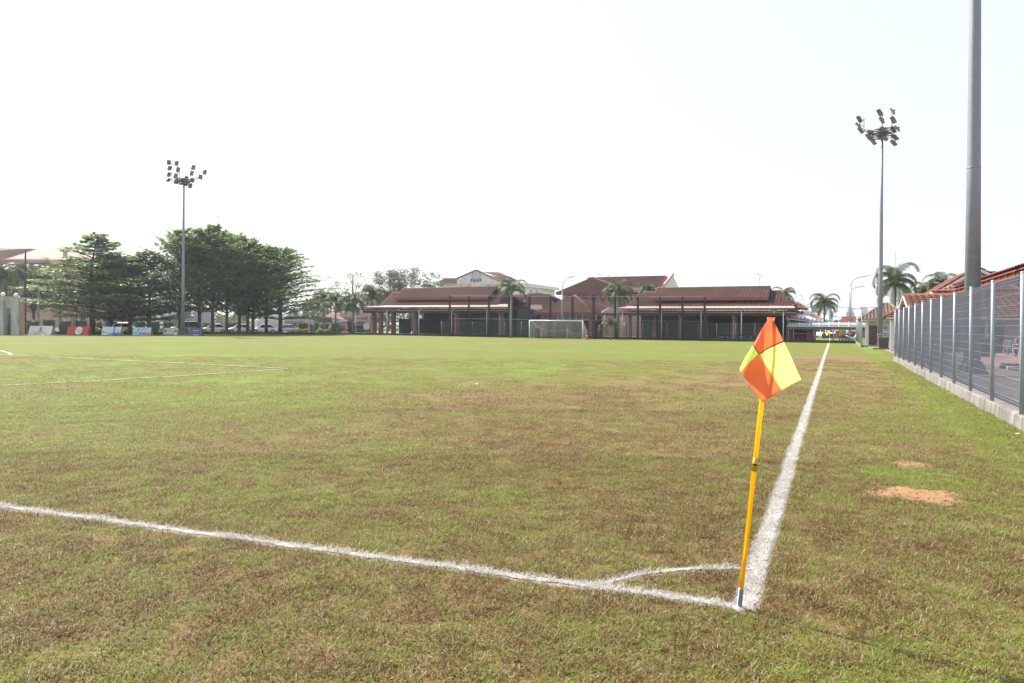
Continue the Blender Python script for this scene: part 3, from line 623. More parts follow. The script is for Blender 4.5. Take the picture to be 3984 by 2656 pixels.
q0, q1 = PY(3437, 1295, gy-.08), PY(3453, 1285, gy-.08); MB().box(q0.x, q1.x, gy-.10, gy-.07, q0.z, q1.z).build('notice', M_OFFW, gh)
MB().box(e0+.2, e1-.2, gy-.5, gy-.015, 0.0, .14).build('step', M_CONC, gh)

# long tiled block seen over and through the fence
by = 48.0
k0, k1 = PY(3560, 1236, by), PY(4060, 1236, by); ez = PY(3850, 1236, by).z; ry = 54.5; rz_ = PY(3560, 1148, ry).z
tb = thing('tiled_block', 'long grey block with an orange tiled roof behind the mesh fence', 'building', (k0.x, by, 0))
wall_box(tb, k0.x+.3, k1.x+9, (by+.9, by+1.2), 0, ez+.25, M_LILAC); wall_box(tb, k0.x+.3, k0.x+.6, (by+1.21, 60), 0, ez+.6, M_LILAC)
rl = PY(3512, 1148, ry).x; rr = PY(4000, 1148, ry).x
el0 = rl - .1
roof(tb, [((el0, by, ez), (k1.x+9, by, ez), (rl, ry, rz_), (rr+9, ry, rz_)), ((k1.x+9, 61, ez), (el0, 61, ez), (rr+9, ry, rz_), (rl, ry, rz_))], M_TILEO, soff=M_WHITE, ridge=[((rl, ry, rz_), (rr+9, ry, rz_))], ns=4, amp=.05)
r2 = 57.5; z2 = PY(3660, 1132, r2).z; a2, b2_ = PY(3617, 1132, r2).x, PY(3960, 1132, r2).x
roof(tb, [((a2, 54.2, rz_-.15), (b2_, 54.2, rz_-.15), (a2, r2, z2), (b2_, r2, z2))], M_TILEO, soff=M_WHITE, name='upper_roof', ridge=[((a2, r2, z2), (b2_, r2, z2))], ns=4, amp=.05)
MB().box(a2+.2, b2_, 54.6, 57.4, rz_-.6, rz_-.2).build('parapet', M_LILAC, tb)
# low porch roof whose verge comes forward to the left
v0, v1 = A(3439, 1234, 52.0), A(3541, 1181, 54.0)
roof(tb, [(v0, v0 + Vector((7, 0, 0)), v1, v1 + Vector((5, 0, 0)))], M_TILEO, soff=M_WHITE, name='porch_roof', ns=4, amp=.05, ridge=[(v0, v1)])
MB().prism([v0 + Vector((.3, .12, -.16)), v1 + Vector((.2, -.1, -.16)), v1 + Vector((.2, -.1, -.5)), v0 + Vector((.9, .12, -.5))], (0, .15, 0)).build('bargeboard', M_WHITE, tb)
for px in (3470, 3545): q_ = A(px, 1300, 52.5); MB().box(q_.x-.12, q_.x+.12, q_.y-.12, q_.y+.12, 0, v0.z-.1).build('pillar', M_WHITE, tb)
for px in (3700, 3790, 3870): q_ = PY(px, 1290, by+.88); MB().box(q_.x-.5, q_.x+.5, by+.84, by+.9, 0, 2.05).build('door', M_DARKW, tb)
# gabled hall beyond
hy = 67.0
L_, Rr, Ap = PY(3649, 1131, hy), PY(4000, 1131, hy), PY(3806, 1040, hy)
hl_ = thing('gabled_hall', 'tall gabled hall with tile verge rising behind the thick mast', 'building', (L_.x, hy, 0))
MB().prism([(L_.x+.6, hy+.3, 0), (Rr.x-.6, hy+.3, 0), (Rr.x-.6, hy+.3, L_.z-.3), (Ap.x, hy+.3, Ap.z-.25), (L_.x+.6, hy+.3, L_.z-.3)], (0, .3, 0)).build('gable_wall', M_LILAC, hl_)
roof(hl_, [((L_.x, hy+16, L_.z), (L_.x, hy, L_.z), (Ap.x, hy+16, Ap.z), (Ap.x, hy, Ap.z)), ((Rr.x, hy, Rr.z), (Rr.x, hy+16, Rr.z), (Ap.x, hy, Ap.z), (Ap.x, hy+16, Ap.z))], M_TILEO, soff=M_OFFW, slab=.22, ns=2)
s0, s1 = PY(3672, 1131, hy-1.2), PY(3960, 1131, hy-1.2); t0_, t1_ = PY(3702, 1101, hy+.25), PY(3925, 1101, hy+.25)
roof(hl_, [(s0, s1, t0_, t1_)], M_TILEO, soff=M_OFFW, name='skirt_roof', ns=4)
# open red-roofed shelter near the right edge
sx = 6.5; n0, n1 = PX(3990, 1022, sx), PX(3702, 1134, sx); ez = (n0.z + n1.z)/2
sh = thing('red_shelter', 'open shelter with a low red tiled roof at the right edge', 'shelter', (sx, n0.y, 0))
y0_, y1_ = n0.y-9, n1.y
roof(sh, [((sx, y1_, ez), (sx, y0_, ez), (sx+7, y1_, ez+1.2), (sx+7, y0_, ez+1.2))], tile_mat('red_roof_tile', (.32, .085, .065), (.25, .075, .06)), slab=.06, ns=4, amp=.06)
fm = MB(); fm.bar((sx+.12, y0_, ez-.17), (sx+.12, y1_, ez-.17), .05, .20)
for i in range(22): yy = y0_ + (y1_-y0_)*i/21; fm.bar((sx+.05, yy, ez-.13), (sx+6.9, yy, ez+1.0), .06, .12)
fm.build('rafters', simple('rafter_red', (.20, .05, .035), .7), sh)
for yy in (y0_+.5, (y0_+y1_)/2-1.0, y1_-.5):
    MB().tube([(sx+1.6, yy, 0), (sx+1.6, yy, ez+.1)], .06, 10).build('post', M_POST, sh, True)

# tiled terrace where people sit, seen through the fence
te = thing('tiled_terrace', 'low pinkish tiled terrace with its step shadow painted as a dark edge, seen through the fence', 'terrace', (10, 32, 0))
qa, qb = PY(3893, 1405, 32.0), PY(4100, 1405, 32.0); zt_ = .25
MB().box(qa.x, qb.x+6, 32, 48.85, .013, zt_).build('slab', simple('terrace_tile', (.42, .27, .25), .7, var=.12, scale=2), te, bevel=.02)
MB().box(qa.x-.05, qb.x+6, 31.9, 31.995, .013, .17).build('edge', M_DARKW, te)  # dark strip stands in for the shadow under the terrace drop

# dustbin, railing and bits near the mast
M_BIN = simple('bin_brown', (.085, .078, .07), .8, var=.2)
def litter_bin(bq, label):
    db = thing('litter_bin', label, 'litter bin', (bq.x, bq.y, 0), group='square litter bins')
    MB().box(bq.x-.75, bq.x+.75, bq.y-.4, bq.y+.4, 0.0, .07).build('plinth', M_BLACK, db)
    MB().box(bq.x-.36, bq.x+.36, bq.y-.32, bq.y+.32, .075, .12).build('base', M_CONC, db)
    MB().hexa([(bq.x-.34, bq.y-.30, .122), (bq.x+.34, bq.y-.30, .122), (bq.x+.34, bq.y+.30, .122), (bq.x-.34, bq.y+.30, .122)], [(bq.x-.38, bq.y-.34, .95), (bq.x+.38, bq.y-.34, .95), (bq.x+.38, bq.y+.34, .95), (bq.x-.38, bq.y+.34, .95)]).build('bin_body', M_BIN, db, bevel=.02)
    MB().box(bq.x-.40, bq.x+.40, bq.y-.36, bq.y+.36, .952, 1.0).build('rim', M_CONC, db)
    pm_ = MB()
    for sx_, sy_ in ((-1, -1), (1, -1), (1, 1), (-1, 1)): pm_.bar((bq.x+sx_*.36, bq.y+sy_*.32, 1.0), (bq.x+sx_*.36, bq.y+sy_*.32, 1.2), .04)
    pm_.build('canopy_posts', M_ALU, db); MB().box(bq.x-.44, bq.x+.44, bq.y-.4, bq.y+.4, 1.2, 1.25).build('canopy', M_CONC, db)
litter_bin(G(3437, 1358), 'brown square litter bin with canopy beside the far mast')
litter_bin(G(3838, 1404), 'brown square litter bin seen through the mesh fence, next to the terrace')
ra = G(3452, 1352); rb = Vector((6.9, ra.y, 0)); rg = thing('railing', 'low grey steel railing between the litter bin and the fence', 'railing', (ra.x, ra.y, 0))
rm = MB()
for z in (.15, .78, 1.15): rm.tube([(ra.x, ra.y, z), (rb.x, rb.y, z)], .028, 6)
rm.build('rails', M_POST, rg)
for i in range(10): x = ra.x + (rb.x-ra.x)*i/9; MB().tube([(x, ra.y, 0), (x, ra.y, 1.15 if i % 3 == 0 else .78)], .022, 6).build('baluster', M_POST, rg)

# ================================================================ FAR END: PAVILIONS, HOUSES, NETS
m, nt, b = new_mat('patterned_brick'); p = pos(nt)
br = nn(nt, 'ShaderNodeTexBrick', i_Scale=4.0, i_Color1=(.26, .045, .045, 1), i_Color2=(.34, .09, .08, 1), i_Mortar=(.27, .20, .19, 1)); br.inputs['Mortar Size'].default_value = .05; br.offset = .5
nt.links.new(nn(nt, 'ShaderNodeCombineXYZ', i_0=mth(nt, 'ADD', nn(nt, 'ShaderNodeSeparateXYZ', i_0=p).outputs[0], nn(nt, 'ShaderNodeSeparateXYZ', i_0=p).outputs[1]), i_1=nn(nt, 'ShaderNodeSeparateXYZ', i_0=p).outputs[2]).outputs[0], br.inputs['Vector'])
nt.links.new(br.outputs[0], b.inputs['Base Color']); b.inputs['Roughness'].default_value = .85; M_BRICK = m
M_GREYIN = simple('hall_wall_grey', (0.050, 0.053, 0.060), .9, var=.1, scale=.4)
YK = 82.0
def ridge_roof(parent, xl, xr, ridge_px, eave_px, ry, ey, mat=M_TILE, name='roof', inset=(0, 0), back=True, soff=M_REDF, fascia=0.0, ns=2):
    """gable roof parallel to the goal line; ridge and eave heights taken from the photo"""
    rz = PY((ridge_px[0]+ridge_px[1])/2, ridge_px[2], ry).z; ez = PY((eave_px[0]+eave_px[1])/2, eave_px[2], ey).z
    rl, rr = PY(ridge_px[0], ridge_px[2], ry).x, PY(ridge_px[1], ridge_px[2], ry).x; el, er = PY(eave_px[0], eave_px[2], ey).x, PY(eave_px[1], eave_px[2], ey).x
    fs = [((el, ey, ez), (er, ey, ez), (rl, ry, rz), (rr, ry, rz))]
    if back: fs.append(((er, 2*ry-ey, ez), (el, 2*ry-ey, ez), (rr, ry, rz), (rl, ry, rz)))
    ro = roof(parent, fs, mat, name=name, soff=soff, ridge=[((rl, ry, rz), (rr, ry, rz))], ns=ns)
    if fascia: MB().box(el, er, ey-.06, ey-.01, ez-fascia, ez+.06).build('fascia', soff, ro)
    return dict(rl=rl, rr=rr, el=el, er=er, rz=rz, ez=ez)
def canopy(parent, xl, xr, px_front, px_back, yf, yb, posts, base_px, tipl=0, tipr=0):
    zf = PY((xl+xr)/2, px_front, yf).z; zb = PY((xl+xr)/2, px_back, yb).z; x0, x1 = PY(xl, px_front, yf).x, PY(xr, px_front, yf).x
    mb = MB(); n = int((x1-x0)/.18); V = []
    for i in range(n+1):
        x = x0 + (x1-x0)*i/n; dz = .03*(i % 2)
        xb = min(max(x, x0+tipl), x1-tipr); V += [(x, yf, zf+dz), (xb, yb, zb+dz)]
    mb.add(V, [(2*i, 2*i+2, 2*i+3, 2*i+1) for i in range(n)]); cs = mb.build('canopy_sheet', M_CANOPY, parent)
    md = cs.modifiers.new('thick', 'SOLIDIFY'); md.thickness = .02
    tr = MB(); zt, zb_ = zf-.10, zf-.52
    tr.bar((x0+.3, yf+.15, zt), (x1-.3, yf+.15, zt), .06); tr.bar((x0+.3, yf+.15, zb_), (x1-.3, yf+.15, zb_), .06)
    k = int((x1-x0)/.55)
    for i in range(k): xa = x0+.3+(x1-x0-.6)*i/k; tr.bar((xa, yf+.15, zt), (xa, yf+.15, zb_), .035); tr.bar((xa, yf+.15, zb_), (xa+(x1-x0-.6)/k, yf+.15, zt), .03)
    tg = tr.build('canopy_truss', simple('truss_cream', (.30, .29, .25), .6), parent)
    for px in posts:
        q_ = PY(px, 1300, yf+.15); MB().tube([(q_.x, q_.y, 0), (q_.x, q_.y, zb_)], .055, 8).build('canopy_post', M_OFFW, parent, True)
        rf = MB(); rf.bar((q_.x, yf+.15, zb_+.05), (q_.x, yb, zb-.10), .06); rf.build('canopy_rafter', M_OFFW, parent)
    return zf, x0, x1
def column(parent, px, yc, top, wpx=17, pipe=True):
    q_ = PY(px, 1300, yc); w_ = wpx*depth(q_)/FPX/2
    MB().hexa([(q_.x-w_*1.15, yc, 0), (q_.x+w_*1.15, yc, 0), (q_.x+w_*1.15, yc+2*w_, 0), (q_.x-w_*1.15, yc+2*w_, 0)], [(q_.x-w_, yc, top), (q_.x+w_, yc, top), (q_.x+w_, yc+2*w_, top), (q_.x-w_, yc+2*w_, top)]).build('column', M_BRICK, parent)
    if pipe: MB().tube([(q_.x-w_*.55, yc-.25, top+.25), (q_.x-w_*.55, yc-.22, top-.1), (q_.x-w_*.1, yc-.09, top-.45), (q_.x-w_*.1, yc-.09, .05)], .06, 6).build('downpipe', M_OFFW, parent, True)
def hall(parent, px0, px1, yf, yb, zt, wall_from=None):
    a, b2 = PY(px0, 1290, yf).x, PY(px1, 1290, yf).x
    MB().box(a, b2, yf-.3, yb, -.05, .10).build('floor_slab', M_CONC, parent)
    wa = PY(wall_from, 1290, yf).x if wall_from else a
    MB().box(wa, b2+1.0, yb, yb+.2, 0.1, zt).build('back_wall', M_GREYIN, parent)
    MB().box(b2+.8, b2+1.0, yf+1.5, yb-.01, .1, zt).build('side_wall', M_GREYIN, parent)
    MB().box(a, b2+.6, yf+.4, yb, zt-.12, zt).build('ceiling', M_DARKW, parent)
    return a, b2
def hopper(parent, px, py0, py1, y, w_=24):
    a, b2, c = PY(px-w_/2, py0, y), PY(px+w_/2, py0, y), PY(px, py1, y)
    MB().prism([a, b2, b2 + Vector((0, 0, -.06)), c, a + Vector((0, 0, -.06))], (0, .25, 0)).build('rainwater_hopper', M_OFFW, parent)
# ---- left pavilion
lp = thing('left_pavilion', 'left open pavilion with two-tier brown tile roof and pink metal canopy', 'building', tuple(PY(1447, 1302, 88)))
lp.location.z = 0; ORG[lp.name] = tuple(lp.location)
rf1 = ridge_roof(lp, 0, 0, (1526, 1966, 1135), (1478, 1935, 1186), 94.0, 87.2)
rf2 = ridge_roof(lp, 0, 0, (1567, 1933, 1120), (1535, 1902, 1158), 93.4, 88.6, name='upper_roof', fascia=.34)
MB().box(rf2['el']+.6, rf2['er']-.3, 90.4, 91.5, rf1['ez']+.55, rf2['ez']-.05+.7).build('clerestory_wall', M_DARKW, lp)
zt = PY(1700, 1212, 87.6).z
MB().box(PY(1412, 1210, 87.4).x, PY(1985, 1210, 87.4).x, 87.3, 87.5, zt-.22, zt+.12).build('eave_beam', M_REDF, lp)
MB().box(PY(1408, 1205, 87.2).x, PY(1975, 1205, 87.2).x, 87.05, 87.28, zt+.13, zt+.25).build('gutter', M_ALU, lp)
g0 = PY(1412, 1207, 87.2); g1 = PY(1434, 1200, 88)
roof(lp, [((g0.x, 96, zt+.2), (g0.x, 87.2, zt+.2), (g0.x+3.4, 95, zt+1.5), (g0.x+3.4, 88.6, zt+1.5))], M_TILE, name='hip_roof')
hall(lp, 1436, 1975, 88, 96.5, zt+.5, wall_from=1535)
for px in (1448, 1612, 1774, 1946): column(lp, px, 88, zt-.1)
for px in (1527, 1478): column(lp, px, 92.5, zt-.1, 13, False)
canopy(lp, 1358, 1976, 1194, 1184, 84.6, 88.2, (1384, 1505, 1629, 1757, 1893), 1302, 5.0, 1.2)
hopper(lp, 1548, 1200, 1208, 86.9, 14)
for i, px in enumerate((1575, 1640, 1690)):      # hall doors and boards on the back wall
    q_ = PY(px, 1290, 96.4); MB().box(q_.x-1.2, q_.x+1.2, 96.40, 96.48, .1, 2.6).build('hall_door', M_DARKW, lp)
# ---- right pavilion
rp = thing('right_pavilion', 'right open pavilion with long tile roof and pink canopy behind the corner flag', 'building', tuple(PY(2443, 1320, 86.5)))
rp.location.z = 0; ORG[rp.name] = tuple(rp.location)
q1 = ridge_roof(rp, 0, 0, (2505, 3039, 1135), (2462, 3092, 1193), 92.5, 85.8, ns=2)
q2 = ridge_roof(rp, 0, 0, (2555, 2998, 1118), (2537, 2990, 1159), 91.8, 87.2, name='upper_roof', fascia=.30)
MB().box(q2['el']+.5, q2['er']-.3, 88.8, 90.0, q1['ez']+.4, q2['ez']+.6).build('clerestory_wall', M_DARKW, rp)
q3 = ridge_roof(rp, 0, 0, (3036, 3058, 1149), (3060, 3082, 1190), 91.5, 86.5, name='step_roof'); q4 = ridge_roof(rp, 0, 0, (3054, 3074, 1158), (3064, 3092, 1190), 91.2, 87, name='step_roof')
q5 = ridge_roof(rp, 0, 0, (2478, 2515, 1147), (2445, 2500, 1190), 91.5, 86.6, name='step_roof')
zt = PY(2700, 1222, 86.2).z
MB().box(PY(2412, 1220, 86).x, PY(3100, 1220, 86).x, 85.9, 86.1, zt-.18, zt+.14).build('eave_beam', M_REDF, rp)
MB().box(PY(2410, 1216, 86).x, PY(3100, 1216, 86).x, 85.65, 85.88, zt+.15, zt+.27).build('gutter', M_ALU, rp)
hall(rp, 2432, 3085, 86.5, 95, zt+.5)
for px in (2445, 2648, 2855, 3068): column(rp, px, 86.5, zt-.1, 17)
for px in (2545, 2750, 2950): column(rp, px, 93.0, zt-.1, 13, False)
canopy(rp, 2396, 3096, 1198, 1189, 83.2, 86.6, (2421, 2573, 2727, 2884, 3047), 1322, .8, .5)
hopper(rp, 3011, 1206, 1222, 85.5, 24)
for px in (2600, 2700, 2800): q_ = PY(px, 1290, 94.9); MB().box(q_.x-1.5, q_.x+1.5, 94.9, 94.98, .1, 2.5).build('hall_door', M_DARKW, rp)
# side wing with serving hatch, right of the pavilion
sw = thing('side_wing', 'maroon side wing with serving hatch under the walkway roof', 'building', (PY(3075, 1320, 87).x, 87, 0))
a, b2 = PY(3075, 1320, 87).x, PY(3165, 1320, 87).x; zt2 = PY(3100, 1262, 87).z
MB().box(a, b2, 87, 87.3, 0, PY(3100, 1296, 87).z).build('wall', M_MAROON, sw); MB().box(a, b2, 87, 87.3, PY(3100, 1277, 87).z, zt2+.7).build('wall', M_MAROON, sw)
MB().box(PY(3138, 1300, 86.8).x, b2+.2, 86.7, 87.6, 0, zt2+.3).build('column', M_BRICK, sw); MB().box(a, b2, 91, 91.2, 0, zt2+.5).build('back_wall', M_GREYIN, sw)
MB().box(a+.4, b2-.4, 86.6, 87.25, PY(3100, 1297, 87).z, PY(3100, 1295, 87).z).build('counter', M_ALU, sw)
c0, c1, c2, c3 = PY(3092, 1225, 86), PY(3176, 1256, 86), PY(3097, 1212, 89), PY(3172, 1250, 89)
roof(sw, [((a-.5, 86.0, zt2+.75), (b2+1.2, 86.0, zt2+.25), (a-.5, 90, zt2+2.2), (b2+.2, 90, zt2+.9))], M_CANOPY, name='lean_to_roof', soff=M_OFFW)
roof(sw, [((a-1.2, 88.0, zt2+2.0), (a+2.0, 88.0, zt2+1.9), (a-1.2, 91, zt2+3.1), (a+.8, 91, zt2+2.8))], M_TILEO, name='back_roof')

# ---- hipped middle pavilion
mp = thing('hipped_pavilion', 'square pavilion with pyramid tile roof behind the far goal', 'building', (PY(2200, 1310, 87).x, 87, 0))
yf, ap = 86.0, PY(2236, 1148, 91.0); f0, f1 = PY(2080, 1216, yf), PY(2312, 1216, yf); ez = (f0.z+f1.z)/2
bk = 97.0; E0, E1, E2, E3 = (f0.x, yf, ez), (f1.x, yf, ez), (f1.x+.3, bk, ez), (f0.x, bk, ez); apx = (ap.x, 91.0, ap.z)
roof(mp, [(E0, E1, apx, apx), (E1, E2, apx, apx), (E2, E3, apx, apx), (E3, E0, apx, apx)], M_TILE, ridge=[(E0, apx), (E1, apx)])
MB().box(f0.x, f1.x, yf-.05, yf-.005, ez-.30, ez+.05).build('fascia', M_REDF, mp); MB().box(f1.x+.01, f1.x+.06, yf, bk, ez-.3, ez+.05).build('fascia', M_REDF, mp)
for px in (2113, 2299): column(mp, px, 87, ez-.25, 19, False)
for px in (2150, 2330): column(mp, px, 95, ez-.25, 15, False)
z0_, z1_ = PY(2200, 1243, 87.2).z, ez-.28; xa, xb = PY(2122, 1230, 87.2).x, PY(2291, 1230, 87.2).x
for i in range(7): window(mp, (xa+(xb-xa)*i/7+.03, 87.2, z0_), (xa+(xb-xa)*(i+1)/7-.03, 87.2, z1_), nx=1, ny=1, frame=M_OFFW, pane=glass('frosted_glass', (.16, .17, .17), .3), fw=.07)
MB().box(xa, xb, 87.15, 87.4, z0_-.32, z0_-.06).build('beam', M_BLACK, mp)
MB().box(xa-1, xb+1, 86.6, 96, 0, .1).build('floor_slab', M_CONC, mp)
MB().box(xb-2.2, xb-.2, 94, 94.2, .1, 2.5).build('back_wall', M_GREYIN, mp); MB().box(xa, xa+5.0, 94, 94.2, .1, 2.5).build('back_wall', M_GREYIN, mp)
# ---- link roofs right of the left pavilion
lk = thing('link_house', 'low tiled house between the left pavilion and the pyramid-roofed one', 'building', (PY(2050, 1300, 98).x, 98, 0))
ridge_roof(lk, 0, 0, (1990, 2137, 1147), (1975, 2165, 1198), 104, 97, name='roof'); ridge_roof(lk, 0, 0, (2055, 2107, 1142), (2040, 2120, 1152), 104.6, 103, name='upper_roof')
a, b2 = PY(1985, 1290, 98).x, PY(2150, 1290, 98).x; zz = PY(2060, 1200, 98).z; MB().box(a, b2, 98, 108, 0, zz).build('wall', M_DARKW, lk)
ga = PY(2157, 1178, 100); 
c0, c1 = PY(2058, 1205, 95.5), PY(2112, 1205, 95.5); d0_, d1_ = PY(2066, 1187, 98), PY(2104, 1187, 98)
roof(lk, [(c0, c1, d0_, d1_)], M_CANOPY, name='porch_roof', soff=M_OFFW)
ps = PY(2410, 1214, 88); pt = PY(2345, 1214, 88)
ln = thing('linking_walkway', 'small corrugated roof joining the pyramid pavilion to the right pavilion', 'shelter', (PY(2375, 1300, 88).x, 88, 0))
roof(ln, [(PY(2338, 1214, 87.5), PY(2425, 1214, 87.5), PY(2368, 1197, 91), PY(2412, 1197, 91))], M_CANOPY, soff=M_OFFW)
for px in (2352, 2415): q_ = PY(px, 1290, 88); MB().tube([(q_.x, 88, 0), (q_.x, 88, PY(px, 1214, 88).z)], .07, 8).build('post', M_OFFW, ln, True)
# ---- two-storey peach house behind
ph = thing('peach_house', 'two-storey peach house with a hipped brown roof behind the pyramid pavilion', 'building', (PY(2280, 1300, 108).x, 108, 0))
yf = 107.0; f0, f1 = PY(2164, 1139, yf), PY(2452, 1141, yf); ez = f0.z; apx = PY(2307, 1079, 115.5); A0 = (apx.x, 115.5, apx.z)
E0, E1, E2, E3 = (f0.x, yf, ez), (f1.x, yf, ez), (f1.x, 124, ez), (f0.x, 124, ez)
roof(ph, [(E0, E1, A0, A0), (E1, E2, A0, A0), (E2, E3, A0, A0), (E3, E0, A0, A0)], M_TILE, ridge=[(E0, A0), (E1, A0)])
MB().box(f0.x, f1.x, yf-.06, yf-.01, ez-.36, ez+.05).build('fascia', M_REDF, ph)
a, b2 = PY(2190, 1200, 108).x, PY(2440, 1200, 108).x; MB().box(a, b2, 108, 122, 0, ez-.05).build('wall', M_PEACH, ph)
for u0, u1 in ((2208, 2224), (2241, 2254), (2272, 2285), (2304, 2317), (2337, 2350), (2368, 2382), (2400, 2414)):
    window(ph, PY(u0, 1171, 107.99), PY(u1, 1147, 107.99), nx=1, ny=2, frame=simple('dark_frame', (.05, .035, .035), .5))
# ---- long white block with gable
wb = thing('white_block', 'long white three-storey block with a brown gable roof behind the peach house', 'building', (PY(2480, 1300, 128).x, 128, 0))
w1 = ridge_roof(wb, 0, 0, (2288, 2592, 1077), (2262, 2572, 1114), 136, 127.5, mat=M_TILEF, soff=simple('pink_trim', (.55, .33, .31), .7))
a, b2 = PY(2270, 1200, 128).x, PY(2580, 1200, 128).x; MB().box(a, b2-.3, 128, 144, 0, w1['ez']-.02).build('wall', M_WHITE, wb)
gp = [PY(2574, 1120, 127.6), PY(2632, 1122, 140), PY(2601, 1073, 136)]
MB().prism([(b2-.3, 128, w1['ez']-.1), (b2-.3, 144, w1['ez']-.1), (b2-.3, 136, w1['rz']+.3)], (.35, 0, 0)).build('gable_wall', M_WHITE, wb)
MB().prism([(b2+.06, 127.3, w1['ez']-.25), (b2+.06, 127.3, w1['ez']+.35), (b2+.06, 136, w1['rz']+.75), (b2+.06, 136, w1['rz']+.1)], (.3, 0, 0)).build('verge', simple('pink_trim', (.55, .33, .31), .7), wb)
MB().box(a, b2, 127.85, 127.99, PY(2480, 1128, 128).z-.15, PY(2480, 1128, 128).z).build('string_course', simple('pink_trim', (.55, .33, .31), .7), wb)
for u0, u1, v0_, v1_ in ((2457, 2469, 1151, 1138), (2500, 2512, 1151, 1138), (2540, 2552, 1151, 1138), (2420, 2432, 1151, 1138)): window(wb, PY(u0, v0_, 127.99), PY(u1, v1_, 127.99), nx=2, ny=1, fw=.08)
# ---- pedimented hall with letters
hb = thing('pediment_hall', 'white hall with a lettered pediment and round emblem behind the left pavilion', 'building', (PY(1853, 1300, 145).x, 145, 0))
y = 145.0; P_ = lambda px, py, yy=145.0: PY(px, py, yy)
MB().prism([P_(1777, 1104), P_(1938, 1104), P_(1938, 1093), P_(1853, 1052), P_(1777, 1086)], (0, .6, 0)).build('pediment', M_WHITE, hb)
cop = MB(); cop.bar(P_(1775, 1085) + Vector((0, .3, .1)), P_(1853, 1051) + Vector((0, .3, .1)), 1.0, .22); cop.bar(P_(1853, 1051) + Vector((0, .3, .1)), P_(1940, 1093) + Vector((0, .3, .1)), 1.0, .22); cop.build('coping', M_REDF, hb)
roof(hb, [(P_(1938, 1094), PY(2020, 1094, 160), P_(1856, 1054), PY(1968, 1074, 160))], M_TILEF, name='main_roof', soff=M_WHITE); roof(hb, [(PY(1700, 1101, 147), PY(1790, 1101, 147), PY(1728, 1082, 152), PY(1800, 1082, 152))], M_TILEF, name='wing_roof', soff=M_WHITE)
roof(hb, [(PY(1960, 1097, 150), PY(2026, 1097, 150), PY(1978, 1075, 157), PY(1982, 1075, 157))], M_TILEF, name='hip_roof', soff=M_WHITE)
a, b2 = P_(1780, 1200).x, P_(1935, 1200).x; MB().box(a, b2, 149, 160, 0, P_(1850, 1106).z).build('wall', M_WHITE, hb)
for px in (1785, 1820, 1892, 1930): q_ = P_(px, 1200); MB().box(q_.x-.45, q_.x+.45, 145, 146, 0, P_(px, 1104).z-.02).build('column', simple('cream_column', (.62, .47, .20), .8), hb)
for u0, u1 in ((1788, 1817), (1823, 1889), (1895, 1927)):      # arches between the columns
    c_, hw = (P_(u0, 1104).x + P_(u1, 1104).x)/2, (P_(u1, 1104).x - P_(u0, 1104).x)/2; zt_ = P_(1850, 1104.5).z; zs_ = P_(1850, 1118).z
    pts = [(c_-hw, 145.2, zt_-.03), (c_+hw, 145.2, zt_-.03), (c_+hw, 145.2, zs_)] + [(c_+hw*math.cos(t), 145.2, zs_ + (zt_-zs_-.25)*math.sin(t)) for t in np.linspace(.15, PI-.15, 9)] + [(c_-hw, 145.2, zs_)]
    MB().prism(pts, (0, .4, 0)).build('arch', M_WHITE, hb)
MB().box(PY(1707, 1200, 147.5).x, a-.05, 147.5, 156, 0, PY(1740, 1101, 147.5).z-.05).build('wing_wall', M_WHITE, hb)
MB().prism([PY(1936, 1145, 147), PY(2098, 1145, 147), PY(2098, 1120, 147), PY(2098, 1119, 147), PY(1936, 1096, 147)], (0, 10, 0)).build('wing_wall', M_WHITE, hb)
MB().prism([PY(1930, 1105, 146.5), PY(2110, 1121, 146.5), PY(2110, 1109, 146.5), PY(2020, 1097, 146.5), PY(1930, 1094, 146.5)], (0, 11, 0)).build('parapet', M_WHITE, hb)
for u0, u1 in ((2062, 2071), (2085, 2093)): window(hb, PY(u0, 1140, 146.98), PY(u1, 1128, 146.98), nx=2, ny=3, fw=.08)
mb = MB(); cc = PY(1988, 1123, 146.9); mb.v = [(cc.x + 1.0*math.cos(2*PI*k/16), 146.88, cc.z + 1.1*math.sin(2*PI*k/16)) for k in range(16)]; mb.f = [tuple(range(16))[::-1]]; mb.build('round_window', glass('teal_glass', (.04, .14, .17), .2), hb)
c_ = P_(1853, 1071); ring = MB(); ring.tube([(c_.x + 1.15*math.cos(2*PI*k/24), 144.95, c_.z + 1.15*math.sin(2*PI*k/24)) for k in range(25)], .09, 6); ring.build('emblem_ring', simple('gilt', (.40, .36, .28), .5), hb)
disc = MB(); disc.v = [(c_.x + .95*math.cos(2*PI*k/20), 144.97, c_.z + .95*math.sin(2*PI*k/20)) for k in range(20)]; disc.f = [tuple(range(20))[::-1]]; disc.build('emblem_disc', simple('pale_grey', (.55, .55, .56), .7), hb)
tl = P_(1852, 1097); text_mesh('PBHP', 1.15, (tl.x, 144.93, tl.z), Matrix.Rotation(PI/2, 4, 'X'), simple('letter_dark', (.05, .05, .07), .5), hb, ext=.05, spacing=1.25)
dp = PY(1782, 1100, 144); MB().tube([(dp.x, 144.6, 0), (dp.x, 144.6, P_(1782, 1090).z), (dp.x+.7, 144.7, P_(1790, 1082).z)], .12, 6).build('downpipe', M_OFFW, hb, True)

